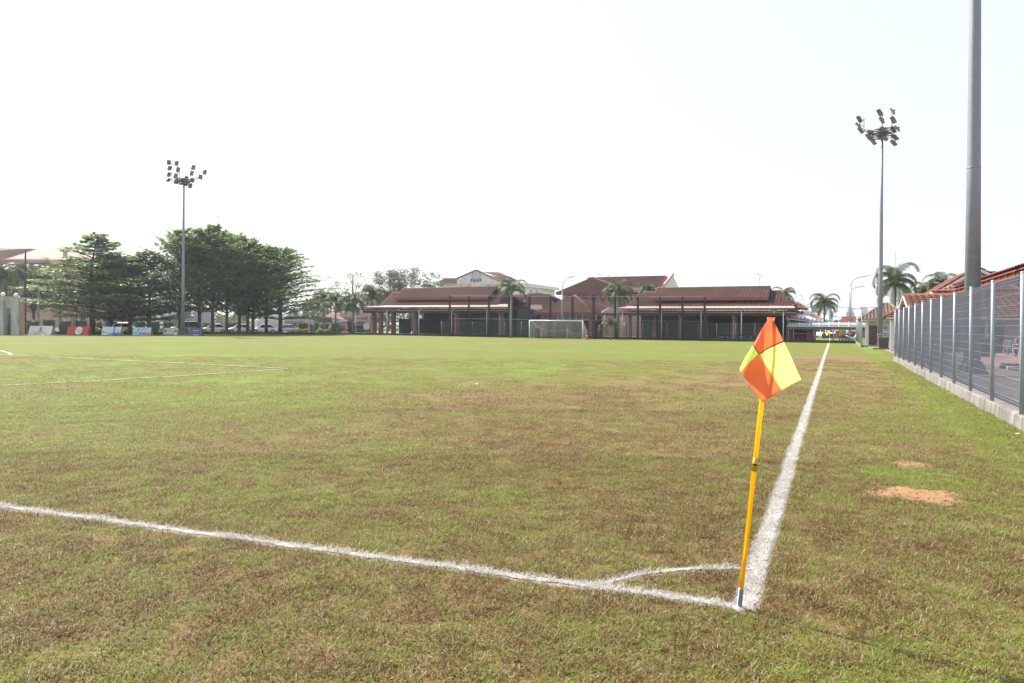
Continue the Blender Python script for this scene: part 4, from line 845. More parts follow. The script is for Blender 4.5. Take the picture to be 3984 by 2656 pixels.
# ---- low dark wall behind the pitch, ball-stop net, wire fence
kw = thing('low_wall', 'low dark concrete kerb wall along the far end of the pitch', 'wall', (-30, YK, 0))
MB().box(-67, 3.0, YK+.2, YK+.45, 0, .30).build('wall', simple('mossy_concrete', (.05, .05, .052), .9, var=.3), kw)
sheet('far_yard', [(-110, YK+.5), (-4.5, YK+.5), (-4.5, 135), (-110, 135)], .008, simple('yard_concrete', (.17, .165, .16), .9, var=.2, scale=.5))
NETX = [1749, 1823, 1901, 1979, 2059, 2141, 2226, 2309, 2393, 2481, 2567, 2654, 2741]
nf = thing('ball_stop_fence', 'tall black-posted ball-stop net behind the far goal', 'fence', (PY(2240, 1310, YK).x, YK, 0))
xs = [PY(px, 1300, YK).x for px in NETX]; NT = [PY(px, 1150 + 4*i/12, YK).z for i, px in enumerate(NETX)]
for x, z in zip(xs, NT): MB().box(x-.115, x+.115, YK-.10, YK+.10, 0, z).build('post', M_BLACK, nf, bevel=.01)
M_NET = simple('net_cord', (.035, .04, .045), .8, var=0)
for x0_, x1_, z0_, z1_ in zip(xs[:-1], xs[1:], NT[:-1], NT[1:]):
    mb = MB(); n = int((x1_-x0_)/.16); r = .006
    for i in range(1, n): x = x0_+(x1_-x0_)*i/n; mb.bar((x, YK, .05), (x, YK, z0_+(z1_-z0_)*i/n), r*2)
    k = 36
    for i in range(1, k): mb.bar((x0_+.08, YK, z0_*i/k), (x1_-.08, YK, z1_*i/k), r*2)
    tag(mb.build('net_panel', M_NET, nf), kind='stuff')
    c = MB()
    c.tube([(x0_, YK-.09, z0_-.02), (x1_, YK-.09, z1_-.02)], .018, 5); c.build('top_cable', M_ALU, nf); c = MB(); c.tube([(x0_, YK-.09, z0_*.44), ((x0_+x1_)/2, YK-.09, z0_*.437), (x1_, YK-.09, z1_*.44)], .018, 5); c.build('mid_cable', M_ALU, nf)
wf = thing('wire_fence', 'low wire fence with pale posts along the far side of the pitch', 'fence', (-30, YK+.6, 0))
xw = [PY(px, 1300, YK+.6).x for px in (1717, 1839, 1964, 2028, 2158, 2360, 2429, 2500, 2595, 2715, 2788, 2862, 2937, 3000)] ; zt_ = 2.15
for x in xw: MB().tube([(x, YK+.6, .2), (x, YK+.6, zt_)], .035, 6).build('post', M_ALU, wf, True)
for x0_, x1_ in zip(xw[:-1], xw[1:]):
    mb = MB()
    for i in range(13): z = .3 + (zt_-.3)*i/12; mb.bar((x0_, YK+.6, z), (x1_, YK+.6, z), .012)
    n = max(2, int((x1_-x0_)/.2))
    for i in range(1, n): x = x0_+(x1_-x0_)*i/n; mb.bar((x, YK+.6, .3), (x, YK+.6, zt_), .007)
    tag(mb.build('wire_panel', M_ALU, wf), kind='stuff')

# ---- goal
yg = 79.6; gl0, gl1 = PY(2059.5, 1314, yg), PY(2266.5, 1319, yg); gz = PY(2160, 1247, yg).z
go_ = thing('goal', 'white football goal with sagging net at the far end', 'goal', (0, 0, 0))
M_GPOST = simple('goal_white', (.80, .80, .80), .4, var=.04); M_GNET = simple('goal_net', (.62, .62, .62), .8, var=0)
MB().tube([(gl0.x, yg, 0), (gl0.x, yg, gz)], .065, 12).build('post', M_GPOST, go_, True); MB().tube([(gl1.x, yg, 0), (gl1.x, yg, gz)], .065, 12).build('post', M_GPOST, go_, True)
MB().tube([(gl0.x-.065, yg, gz), (gl1.x+.065, yg, gz)], .065, 12).build('crossbar', M_GPOST, go_, True)
dpt = 1.9
for x in (gl0.x, gl1.x): MB().tube([(x, yg, 0.04), (x+(.25 if x > gl0.x+1 else .0), yg+dpt, .04)], .035, 8).build('ground_bar', M_GPOST, go_, True)
for x in (gl0.x+.9, (gl0.x+gl1.x)/2+.9): MB().tube([(x, yg+dpt, 0), (x, yg+dpt, 1.25)], .03, 8).build('net_stay', M_GPOST, go_, True)
mb = MB(); r = .009; gw = gl1.x-gl0.x; xs_ = [gl0.x + gw*i/58 for i in range(59)]; h1, h2 = gl0.x+.9, (gl0.x+gl1.x)/2+.9
def zback(x):       # top of the back curtain sags between stays
    for a, b2, za, zb, sag in ((gl0.x, h1, 1.75, 1.25, .05), (h1, h2, 1.25, 1.18, .26), (h2, gl1.x+.01, 1.18, 1.3, .62)):
        if a <= x <= b2+1e-6: t = (x-a)/(b2-a); return za+(zb-za)*t - sag*4*t*(1-t)*(1 if b2 < gl1.x else .9)
    return 1.2
for x in xs_: mb.bar((x, yg, gz), (x, yg+dpt*.85, zback(x)), r); mb.bar((x, yg+dpt*.85, zback(x)), (x, yg+dpt, .05), r)
for i in range(1, 17):
    t = i/16
    for xa, xb in zip(xs_[:-1:2], xs_[2::2]): mb.bar((xa, yg+dpt*.85*t, gz+(zback(xa)-gz)*t), (xb, yg+dpt*.85*t, gz+(zback(xb)-gz)*t), r*1.3 if i < 16 else .035)
for i in range(1, 12):
    t = i/12
    for xa, xb in zip(xs_[:-1:2], xs_[2::2]): mb.bar((xa, yg+dpt*(.85+.15*t), zback(xa)*(1-t)+.05), (xb, yg+dpt*(.85+.15*t), zback(xb)*(1-t)+.05), r*1.3)
for xs0, zb in ((gl0.x, 1.6), (gl1.x, 1.25)):
    for i in range(1, 15): t = i/15; mb.bar((xs0, yg+dpt*t, .05), (xs0, yg+dpt*t, gz+(zb-.2-gz)*t), r)
    for i in range(1, 18): t = i/18; mb.bar((xs0, yg, gz*t), (xs0, yg+dpt, (zb-.2)*t), r)
tag(mb.build('net', M_GNET, go_), kind='stuff')

# ---- covered walkway on the right
cw = thing('covered_walkway', 'long translucent-vaulted walkway roof at the far right', 'walkway roof', (PY(3220, 1330, 86).x, 86, 0))
yw = 85.2; x0_, x1_ = PY(3062, 1262, yw).x, PY(3385, 1264, yw).x; zb = PY(3220, 1270, yw).z; zt_ = PY(3220, 1254, yw+1).z
M_POLY = simple('polycarbonate', (.36, .38, .44), .25, var=.15, scale=1.5)
mb = MB(); n = 24; V = []
for i in range(n+1):
    x = x0_+(x1_-x0_)*i/n
    for k in range(7): t = PI*k/6; V.append((x, yw+1.1-1.1*math.cos(t), zb+(zt_-zb)*math.sin(t)))
mb.add(V, [(i*7+k, (i+1)*7+k, (i+1)*7+k+1, i*7+k+1) for i in range(n) for k in range(6)]); o = mb.build('vault', M_POLY, cw, True); md = o.modifiers.new('t', 'SOLIDIFY'); md.thickness = .01
for i in range(10):
    x = PY(3072+i*38.5, 1262, yw).x
    mb = MB(); mb.tube([(x, yw+1.1-1.13*math.cos(PI*k/6), zb+(zt_-zb+.03)*math.sin(PI*k/6)) for k in range(7)], .055, 5); mb.build('hoop', M_OFFW, cw)
mb = MB(); mb.box(x0_, x1_, yw-.05, yw+.05, zb-.35, zb-.02); mb.build('beam', simple('beam_grey', (.13, .135, .15), .6), cw); MB().box(x0_, x1_, yw+2.15, yw+2.25, zb-.35, zb-.02).build('beam', M_ALU, cw)
MB().tube([(x0_, yw-.1, zb), (x1_, yw-.1, zb)], .05, 6).build('gutter', M_OFFW, cw)
for px in (3087, 3167, 3242, 3307, 3368): q_ = PY(px, 1300, yw); MB().tube([(q_.x, yw, 0), (q_.x, yw, zb-.3)], .06, 8).build('post', M_ALU, cw, True)

# ================================================================ TREES AND PALMS
def leaf_mat(name, c0, c1, tr=0.35):
    m, nt, b = new_mat(name); p = pos(nt); r = nt.nodes.new('ShaderNodeObjectInfo').outputs['Random']
    f = mth(nt, 'ADD', mth(nt, 'MULTIPLY', noise(nt, p, 0.6, 4, .7), .8), mth(nt, 'MULTIPLY', r, .35)); c = mixc(nt, f, c0, c1)
    nt.links.new(c, b.inputs['Base Color']); b.inputs['Roughness'].default_value = .5; b.inputs['Specular IOR Level'].default_value = .3
    t = nn(nt, 'ShaderNodeBsdfTranslucent'); nt.links.new(c, t.inputs[0]); mx = nn(nt, 'ShaderNodeMixShader', i_0=tr)
    nt.links.new(b.outputs[0], mx.inputs[1]); nt.links.new(t.outputs[0], mx.inputs[2]); nt.links.new(mx.outputs[0], nt.nodes['Material Output'].inputs[0]); return m
M_LEAF = leaf_mat('layered_leaf', (.100, .160, .046), (.285, .370, .115), .55); M_LEAF2 = leaf_mat('broad_leaf', (.06, .085, .035), (.14, .17, .07)); M_PALM = leaf_mat('palm_leaf', (.050, .072, .030), (.130, .160, .062), .3)
M_BARK = simple('bark', (.095, .078, .065), .95, var=.3, scale=4, bump=.5); M_PTRUNK = simple('palm_trunk', (.20, .185, .165), .9, var=.25, scale=3, bump=.4); M_SHAFT = simple('palm_crownshaft', (.13, .16, .06), .5, var=.2)
M_HEDGE = leaf_mat('hedge_leaf', (.030, .050, .018), (.075, .115, .026), .2)
def leaf(V, F_, c, a, tilt, roll, L, W):
    d = Vector((math.cos(a)*math.cos(tilt), math.sin(a)*math.cos(tilt), math.sin(tilt))); s = Vector((-math.sin(a), math.cos(a), 0))*math.cos(roll) + Vector((0, 0, 1))*math.sin(roll)
    o = len(V); V += [c - s*W*.2, c + d*L*.5 - s*W*.5, c + d*L, c + d*L*.5 + s*W*.5]; F_.append((o, o+1, o+2, o+3))
def tier_tree(seed, H=13.0, Rm=4.2, bare=.24, lift=14, dens=1.0, wind=0.0, cap=.2):
    rg = np.random.default_rng(seed); tk = MB(); V, F_ = [], []
    tp = [Vector((.25*math.sin(z*.5+seed) * (z/H), .2*math.cos(z*.4+seed)*(z/H), z)) for z in np.linspace(0, H*.96, 9)]
    tk.tube(tp, [.24*(1-.88*i/8) for i in range(9)], 8)
    z = bare*H; k = 0
    while z < H*.985:
        t = (z/H - bare)/(1-bare); prof = (min(1, .62 + t*2.2))*(1 - max(0, t-cap)/(1-cap)*.86)
        tr_ = Rm*prof*rg.uniform(.85, 1.12); nb = 6 if t < .6 else 5; a0 = rg.uniform(0, 6.28); c0 = tp[0].lerp(tp[-1], z/(H*.96)); c0.z = z
        for j in range(nb):
            a = a0 + 2*PI*j/nb + rg.uniform(-.25, .25); Lb = tr_*rg.uniform(.65, 1.15); el = R(lift + rg.uniform(-5, 9) + 16*t)
            dv = Vector((math.cos(a)*math.cos(el), math.sin(a)*math.cos(el), math.sin(el)))
            pts = [c0 + dv*(Lb*q) + Vector((wind*q*q, 0, -.10*Lb*q*q)) for q in (0, .35, .7, 1)]
            tk.tube(pts, [.06*(1-t*.5), .042*(1-t*.4), .025, .008], 4, False)
            n = int((40 + 95*Lb/Rm)*dens)
            for _ in range(n):
                q = .16 + .84*rg.uniform()**.75; sp = (.10 + .42*math.sin(min(1, q)*PI*.75))*Lb*.62; cc = c0 + dv*(Lb*q) + Vector((wind*q*q, 0, -.10*Lb*q*q))
                off = rg.normal(0, .45)*sp; cc = cc + Vector((-math.sin(a)*off, math.cos(a)*off, rg.normal(0, .075) + .06*abs(off)))
                leaf(V, F_, cc, a + rg.uniform(-1.3, 1.3), R(rg.uniform(-28, 24)), R(rg.uniform(-40, 40)), rg.uniform(.28, .52), rg.uniform(.16, .28))
        z += rg.uniform(.5, .80)*(1 - .35*t); k += 1
    cm = MB(); cm.v = [tuple(q) for q in V]; cm.f = F_
    return tk.mesh('trunk', M_BARK, smooth=True), cm.mesh('crown', M_LEAF)
def broad_tree(seed, H=12.0, W=6.0, dens=1.0, sparse=False, mat=None, zb=.30):
    rg = np.random.default_rng(seed); tk = MB(); V, F_ = [], []
    tk.tube([(0, 0, 0), (.1, .05, H*.3), (.0, .1, H*.7)], [.32, .22, .10], 8)
    nc = 26 if sparse else 46
    for i in range(nc):
        a = rg.uniform(0, 6.28); u = rg.uniform(-.6, 1); r = W*math.sqrt(max(.05, 1-u*u))*rg.uniform(.35, 1.0); c = Vector((r*math.cos(a), r*math.sin(a), H*(zb + (1-zb)*(.5+.48*u))))
        tk.tube([(0, 0, H*rg.uniform(.25, .5)), tuple(Vector((r*.5*math.cos(a), r*.5*math.sin(a), c.z*.8))), tuple(c)], [.09, .05, .015], 4, False)
        cr = rg.uniform(.7, 1.5)*(H/12); n = int((38 if sparse else 75)*dens)
        for _ in range(n):
            q = Vector(rg.normal(0, 1, 3)); q = q.normalized()*cr*rg.uniform(.35, 1.0)**.6; q.z *= .65
            leaf(V, F_, c + q, rg.uniform(0, 6.28), R(rg.uniform(-50, 50)), R(rg.uniform(-50, 50)), rg.uniform(.25, .5)*(H/12), rg.uniform(.18, .32)*(H/12))
    cm = MB(); cm.v = [tuple(q) for q in V]; cm.f = F_
    return tk.mesh('trunk', M_BARK, smooth=True), cm.mesh('crown', mat or M_LEAF2)
def place_tree(name, label, cat, meshes, loc, sc, rz, group=None):
    t = thing(name, label, cat, loc, rz, group, local=True); t.scale = sc
    for nm, me in zip(('trunk', 'crown'), meshes): o = bpy.data.objects.new(nm, me); COL.objects.link(o); o.parent = t
    return t
ORD = ['first', 'second', 'third', 'fourth', 'fifth', 'sixth', 'seventh', 'eighth', 'ninth', 'tenth', 'eleventh', 'twelfth', 'thirteenth', 'fourteenth', 'fifteenth', 'sixteenth', 'seventeenth', 'eighteenth', 'nineteenth', 'twentieth', 'twenty-first', 'twenty-second', 'twenty-third', 'twenty-fourth', 'twenty-fifth']
TV = [tier_tree(1, 13, 6.8, .17, 8, .85, cap=.15), tier_tree(2, 13, 6.0, .19, 18, .8, cap=.35), tier_tree(3, 13, 5.6, .20, 36, .74, cap=.5), tier_tree(4, 13, 5.8, .20, 30, .74, cap=.45), tier_tree(5, 13, 6.6, .17, 14, .85, cap=.4)]
#         base x, base y, top y, variant, width factor
ROW = [(358, 1299, 918, 0, 1.55), (428, 1299, 995, 1, 1.55), (506, 1300, 1002, 4, 1.45), (578, 1300, 985, 4, 1.40), (700, 1300, 905, 2, 1.0), (775, 1300, 892, 3, 1.0), (827, 1300, 888, 2, 1.0),
       (883, 1300, 905, 3, .95), (930, 1299, 925, 2, 1.0), (963, 1299, 930, 3, .95), (984, 1299, 955, 1, 1.05), (1036, 1299, 962, 3, 1.15), (1090, 1299, 968, 4, 1.38)]
for i, (bx, by_, ty, vr, wf_) in enumerate(ROW):
    q_ = G(bx, by_); D = depth(q_); h = (by_-ty)*D/FPX; s = h/13
    place_tree('layered_tree', f'{ORD[i]} layered tree from the left in the row beside the parked cars', 'tree', TV[vr], (q_.x, q_.y, 0), (s*wf_, s*wf_, s), i*1.9, 'row of layered trees')
# broad trees behind the left pavilion
for lab, px, ty, D, ms, sw_ in (('airy half-bare tree behind the left palms', 1370, 1052, 150, broad_tree(11, 12, 6, .62, True), 1.05), ('round leafy tree between the half-bare tree and the pavilion roof', 1510, 1052, 158, broad_tree(12, 12, 5, 1), .95),
                            ('tallest round leafy tree behind the left pavilion roof', 1600, 1042, 165, broad_tree(13, 12, 6.2, 1.1), 1.1)):
    q_ = A(px, 1300, D); h = EYE + (1258-ty)*D/FPX; place_tree('broad_tree', lab, 'tree', ms, (q_.x, q_.y, 0), (h/12*sw_, h/12*sw_, h/12), px*.1)
for lab, px, ty, D, sd in (('dense dark tree behind the gateway at the left edge', 22, 1035, 128, 14), ('dense dark tree between the dark lamp post and the first layered tree', 128, 1040, 132, 15), ('dense dark tree behind the first layered tree', 235, 1050, 134, 16)):
    q_ = A(px, 1300, D); h = EYE + (1246-ty)*D/FPX; place_tree('dense_tree', lab, 'tree', broad_tree(sd, 12, 5.0, 1.15, zb=.15), (q_.x, q_.y, 0), (h/12, h/12, h/12), px*.1)
# palms
def frond_mesh(seed, L, e0, bend, droop):
    rg = np.random.default_rng(seed); rb = MB(); pts = []; p_ = Vector((0, 0, 0)); e = R(e0); n = 12
    for i in range(n+1):
        pts.append(p_.copy()); p_ = p_ + Vector((math.cos(e), 0, math.sin(e)))*(L/n); e -= R(bend)/n*(1 + i/n)
    rb.tube(pts, [.035*(1-.8*i/n) for i in range(n+1)], 4, False)
    for i in range(1, n*8):
        t = i/(n*8); k = min(n-1, int(t*n)); c = pts[k].lerp(pts[k+1], t*n-k); d = (pts[k+1]-pts[k]).normalized(); ll = .66*(L/3)*math.sin(PI*(.15+.8*t))**.7*rg.uniform(.8, 1.1)
        for sd in (-1, 1):
            up = rg.uniform(-.5, .5); dirv = (Vector((0, sd, 0)) + d*.55 + Vector((0, 0, up*.6 - droop))).normalized(); tip = c + dirv*ll + Vector((0, 0, -droop*.25*ll)); w_ = d*.026*(L/3)
            rb.add([c - w_*.5, c + w_*.5, c.lerp(tip, .6) + w_*.6, tip, c.lerp(tip, .6) - w_*.6], [(0, 1, 2, 3, 4)])
    return rb.mesh('frond', M_PALM)
FR = [frond_mesh(21, 3.0, 76, 120, .3), frond_mesh(22, 3.1, 56, 135, .5), frond_mesh(23, 3.0, 26, 115, .65), frond_mesh(24, 2.7, -10, 80, .75)]
def palm(label, base, H, sc=1.0, seed=0, nf=15, tr=.16, group='ornamental palms'):
    rg = np.random.default_rng(seed); t = thing('palm_tree', label, 'palm', base, rg.uniform(0, 6), group, local=True)
    MB().tube([(0, 0, 0), (.05, 0, H*.4), (.0, .04, H)], [tr*1.25, tr, tr*.75], 8).build('trunk', M_PTRUNK, t, True, off=(0, 0, 0))
    MB().tube([(0, .04, H-.05), (0, .04, H+.45*sc), (0, .04, H+.8*sc)], [tr*.9, tr*.8, .04], 8).build('crownshaft', M_SHAFT, t, True, off=(0, 0, 0))
    for i in range(nf):
        k = (0 if i < 3 else 1 if i < 8 else 2 if i < 13 else 3); o = bpy.data.objects.new('frond', FR[k]); COL.objects.link(o); o.parent = t
        o.location = (0, .04, H + (.75 - .12*k)*sc); o.rotation_euler = (rg.uniform(-.12, .12), rg.uniform(-.12, .12), i*2.4 + rg.uniform(-.3, .3)); o.scale = (sc*rg.uniform(.85, 1.1),)*3
    return t
for i, (lab, px, cy_, D, sc, nf) in enumerate((
    ('palm in front of the gap beside the left pavilion', 1990, 1128, 91, 1.05, 11), ('bushy palm in front of the white block', 2403, 1135, 99, 1.15, 17), ('palm crown peeping over the right pavilion roof', 2523, 1128, 118, 1.0, 12),
    ('short young palm beside the right pavilion', 2378, 1262, 84.5, .62, 12), ('palm behind the right end of the right pavilion', 3052, 1150, 101, .95, 9), ('lone palm above the covered walkway', 3208, 1178, 112, 1.25, 18),
    ('big palm behind the guardhouse roof', 3482, 1092, 88, 1.5, 22), ('palm above the orange roofs, right of the big palm', 3672, 1112, 90, 1.25, 20), ('palm tip just above the red shelter roof', 3900, 1092, 80, .9, 14), ('palm half hidden by the orange roof, below its neighbour', 3600, 1140, 92, 1.2, 14),
    ('palm farthest left of the group beside the left pavilion', 1262, 1160, 117, 1.15, 16), ('low palm near the peach house with grey roof', 1306, 1170, 113, 1.0, 16), ('middle palm of the group beside the left pavilion', 1374, 1172, 110, 1.15, 17), ('palm closest to the left end of the pavilion roof', 1446, 1148, 121, 1.3, 18), ('palm partly behind the left pavilion roof', 1508, 1150, 125, 1.1, 14),
    ('palm at the left edge of the picture', 8, 1068, 108, 1.35, 18), ('palm beside the dark lamp post at far left', 68, 1066, 114, 1.3, 18), ('palm behind the dark lamp post, nearest the layered trees', 152, 1072, 118, 1.35, 18))):
    q_ = A(px, cy_, D); palm(lab, (q_.x, q_.y, 0), max(.9, q_.z-.5*sc), sc, 40+i, nf, .10 if sc < .7 else .16)

# far woods: one unbroken mass behind the houses
rg = np.random.default_rng(77); V, F_ = [], []
for px0, px1, D, ty0, ty1, n in ((560, 1330, 175, 1195, 1235, 5200), (1180, 1720, 185, 1120, 1165, 4200), (3060, 3300, 320, 1225, 1245, 1800), (-300, 120, 200, 1090, 1190, 2500)):
    for _ in range(n):
        px = rg.uniform(px0, px1); yy = D*rg.uniform(.95, 1.12); top = EYE + (1262 - (ty0+(ty1-ty0)*rg.uniform()) )*yy/FPX; top *= .75+.25*math.sin(px*.045)*math.cos(px*.017)
        q_ = A(px, 1260, yy); leaf(V, F_, Vector((q_.x, q_.y, top*rg.uniform()**.6)), rg.uniform(0, 6.28), R(rg.uniform(-50, 50)), R(rg.uniform(-60, 60)), rg.uniform(.7, 1.5)*D/175, rg.uniform(.5, 1.0)*D/175)
wd = MB(); wd.v = [tuple(q) for q in V]; wd.f = F_; tag(wd.build('far_woods', M_LEAF2), kind='stuff')

# ================================================================ LEFT SIDE
sheet('car_park', [tuple(A(-350, 1300, 101))[:2], tuple(A(1330, 1300, 108))[:2], tuple(A(1330, 1300, 175))[:2], tuple(A(-350, 1300, 165))[:2]], .009, simple('car_park_asphalt', (.13, .125, .12), .9, var=.25, scale=.6))
lw0, lw1, lw2 = G(-150, 1302.5), G(700, 1302), Vector((-67, YK+.3, 0))
lw = thing('kerb_wall', 'low dark kerb wall behind the advertising boards along the left side', 'wall', tuple(lw0))
mw = simple('mossy_concrete', (.05, .05, .052), .9, var=.3)
back = Vector((FW[0], FW[1], 0))*6.5
for a, b2 in ((lw0+back, lw1+back), (lw1+back, lw2+Vector((0, .1, 0)))): MB().bar(a + Vector((0, 0, .16)), b2 + Vector((0, 0, .16)), .25, .32).build('wall', mw, lw)
# ---- arched steel fence with brick pillars, and clipped hedge blocks
F0, F1 = A(72, 1290, 106), A(1345, 1290, 136); F0.z = F1.z = 0; fd = (F1-F0); NPAN = 25; st = fd/NPAN
af = thing('arched_fence', 'pale steel fence of arched panels between orange brick pillars behind the parked cars', 'fence', tuple(F0))
M_OBR = simple('orange_pillar', (.50, .25, .14), .85, var=.15, scale=3); M_PALE = simple('pale_steel', (.52, .51, .49), .5, var=.05)
for i in range(NPAN+1): c_ = F0 + st*i; MB().box(c_.x-.22, c_.x+.22, c_.y-.22, c_.y+.22, 0, 1.75).build('pillar', M_OBR, af, bevel=.02)
for i in range(NPAN):
    a = F0 + st*i; mb = MB(); u_ = st.normalized(); L_ = st.length
    arc = lambda t: 1.70 + .62*math.sin(PI*t)
    mb.tube([a + u_*(L_*(.08+.84*t)) + Vector((0, 0, arc(t))) for t in np.linspace(0, 1, 11)], .045, 5); mb.bar(a + u_*.25 + Vector((0, 0, .25)), a + u_*(L_-.25) + Vector((0, 0, .25)), .05)
    for k in range(1, 17): t = k/17; mb.bar(a + u_*(L_*(.08+.84*t)) + Vector((0, 0, .2)), a + u_*(L_*(.08+.84*t)) + Vector((0, 0, arc(t))), .022)
    mb.build('fence_panel', M_PALE, af)
def hedge_mesh(seed, w_, d_, h_):
    rg = np.random.default_rng(seed); V, F_ = [], []
    core = MB(); core.box(-w_/2+.06, w_/2-.06, -d_/2+.06, d_/2-.06, 0, h_-.06)
    for _ in range(750):
        f = rg.integers(0, 5); x, y, z = rg.uniform(-w_/2, w_/2), rg.uniform(-d_/2, d_/2), rg.uniform(0, h_)
        if f == 0: y = -d_/2
        elif f == 1: y = d_/2
        elif f == 2: x = -w_/2
        elif f == 3: x = w_/2
        else: z = h_
        leaf(V, F_, Vector((x, y, z)) + Vector(rg.normal(0, .03, 3)), rg.uniform(0, 6.28), R(rg.uniform(-60, 60)), R(rg.uniform(-60, 60)), .14, .09)
    o = len(core.v); core.v += [tuple(q) for q in V]; core.f += [tuple(i+o for i in f) for f in F_]; return core.mesh('foliage', M_HEDGE)
HM = [hedge_mesh(31, 1.45, 1.0, 1.75), hedge_mesh(32, 1.5, 1.0, 1.65)]
for i in range(1, NPAN, 1):
    if i in (14, 19): continue
    c_ = F0 + st*(i+.12) - Vector((FW[0], FW[1], 0))*1.0; o = bpy.data.objects.new('hedge', HM[i % 2]); COL.objects.link(o); o.location = c_; o.rotation_euler = (0, 0, math.atan2(st.y, st.x) + (PI if i % 3 else 0)); o.scale = (1, 1, .94+.1*((i*7) % 5)/5)
    j_ = i - (i > 14) - (i > 19); tag(o, f'{ORD[j_-1]} clipped hedge block from the left along the arched fence', 'hedge', 'clipped hedge blocks')
# ---- white gateway with globe lamps
gq = G(56, 1303); D = depth(gq); S = D/FPX
gt = thing('gateway', 'white gateway with an arched side opening and globe lamps at the left edge', 'gateway', tuple(gq)); rtv = Vector((RT[0], RT[1], 0)); fwv = Vector((FW[0], FW[1], 0))
def gp(px, py): v = A(px, py, D); return Vector((v.x, v.y, max(0, v.z)))
M_GATE = simple('gate_white', (.44, .44, .43), .8, var=.1, scale=.8, dirt=(.16, .15, .14), dirt_amt=.7)
def slab(px0, px1, py0, py1, th, nm, mat, par=gt, shift=0): q_ = [gp(px0, py1), gp(px1, py1), gp(px1, py0), gp(px0, py0)]; return MB().prism([x + fwv*shift for x in q_], fwv*th).build(nm, mat, par)
slab(42, 72, 1160, 1310, 1.0, 'pillar', M_GATE); slab(36, 56, 1156, 1176, .8, 'pillar_cap', M_GATE, shift=-.06); slab(-30, 13, 1152, 1310, 1.2, 'pillar', M_GATE); slab(72, 80, 1172, 1310, .5, 'pilaster', M_PEACH, shift=.2)
aw = MB(); TH = np.linspace(0, PI, 13); arcp = [(27.5 + 12.5*math.cos(t), 1215 - 17*math.sin(t)) for t in TH]
for (xa, ya), (xb, yb) in zip(arcp[:-1], arcp[1:]): aw.prism([gp(xb, yb) + fwv*.25, gp(xa, ya) + fwv*.25, gp(xa, 1174) + fwv*.25, gp(xb, 1174) + fwv*.25], fwv*.5)
for xa, xb in ((13, 15), (40, 42)): aw.prism([gp(xa, 1300) + fwv*.25, gp(xb, 1300) + fwv*.25, gp(xb, 1174) + fwv*.25, gp(xa, 1174) + fwv*.25], fwv*.5)
aw.build('arch_wall', M_GATE, gt)
M_GLOBE = simple('globe_glass', (.78, .78, .76), .25, var=.02)
for px, py, r in ((53, 1147, .24), (70, 1172, .2), (2, 1144, .24)): c_ = gp(px, py); mb = MB(); mb.sphere(c_ + fwv*.4, r, 14, 10); mb.build('globe_lamp', M_GLOBE, gt, True); MB().tube([c_ + fwv*.4 + Vector((0, 0, -r)), c_ + fwv*.4 + Vector((0, 0, -r-.25))], .06, 8).build('lamp_stem', M_BLACK, gt)
gtb = MB()
for k in range(9): gtb.bar(gp(14+k*3.3, 1300)+fwv*.6, gp(14+k*3.3, 1222)+fwv*.6, .03)
gtb.build('gate_leaf', M_BLACK, gt)
# ---- buildings on the left
pb = thing('peach_arcade', 'long peach building with flat roof edge and dark openings behind the layered trees', 'building', tuple(A(430, 1290, 150)))
pb.location.z = 0; ORG[pb.name] = tuple(pb.location)
D = 150; V3 = lambda px, py, d=0: A(px, py, D+d)
def face(par, px0, px1, py0, py1, th, nm, mat, D=150, sh=0): q_ = [A(px0, py1, D+sh), A(px1, py1, D+sh), A(px1, py0, D+sh), A(px0, py0, D+sh)]; return MB().prism(q_, fwv*th).build(nm, mat, par)
face(pb, 258, 610, 1193, 1212, 8, 'roof_edge', M_PEACH); face(pb, 265, 600, 1213, 1300, .4, 'back_wall', M_DARKW, sh=5); face(pb, 275, 600, 1212.5, 1217, 6, 'soffit_band', M_LILAC, sh=.5)
for px in (268, 300, 345, 398, 460, 487, 535, 590): face(pb, px-5, px+5, 1213, 1300, 1.0, 'column', M_PEACH, sh=.4)
for px in (505, 555): window(pb, A(px-13, 1245, 151.5), A(px+13, 1222, 151.5), tuple(-fwv), nx=2, ny=3, fw=.1)
for px in (320, 420): window(pb, A(px-14, 1248, 151.8), A(px+14, 1218, 151.8), tuple(-fwv), nx=3, ny=1, fw=.1)
bb = thing('apartment_block', 'large peach block with brown sunlit roof behind the trees at the upper left', 'building', tuple(A(160, 1290, 185))); bb.location.z = 0; ORG[bb.name] = tuple(bb.location); D = 185
face(bb, -60, 420, 1022, 1300, 14, 'wall', M_PEACH, 185, 2)
roof(bb, [(A(-80, 1024, 184), A(425, 1030, 186), A(-60, 972, 196), A(262, 963, 196))], M_TILEF, soff=M_PEACH, tile=.5, row=.6); roof(bb, [(A(66, 1024, 182), A(160, 1022, 182), A(92, 1013, 186), A(190, 1012, 186))], M_TILEF, name='porch_roof', soff=M_LILAC); roof(bb, [(A(425, 1030, 186), A(440, 1030, 205), A(262, 963, 196), A(262, 963, 196))], M_TILEF, name='hip_end', soff=M_PEACH)
face(bb, 245, 254, 968, 1000, 1.0, 'service_duct', M_ALU, 186)
for r_ in (1060, 1122, 1165):
    for px in (12, 40, 75, 110, 150, 190, 230, 270, 310, 350): window(bb, A(px-7, r_+18, 186.9), A(px+7, r_, 186.9), tuple(-fwv), nx=2, ny=2, fw=.14)
tk_ = thing('roof_water_tank', 'blue water tank showing above the roof behind the first layered tree', 'tank', tuple(A(386, 968, 190))); c_ = A(388, 962, 190); MB().lathe([(0, 1.7), (.8, 1.6), (.95, 1.3), (.95, -4), (0, -4)], 14, tuple(c_)).build('tank_shell', simple('tank_blue', (.10, .16, .28), .5), tk_, True)
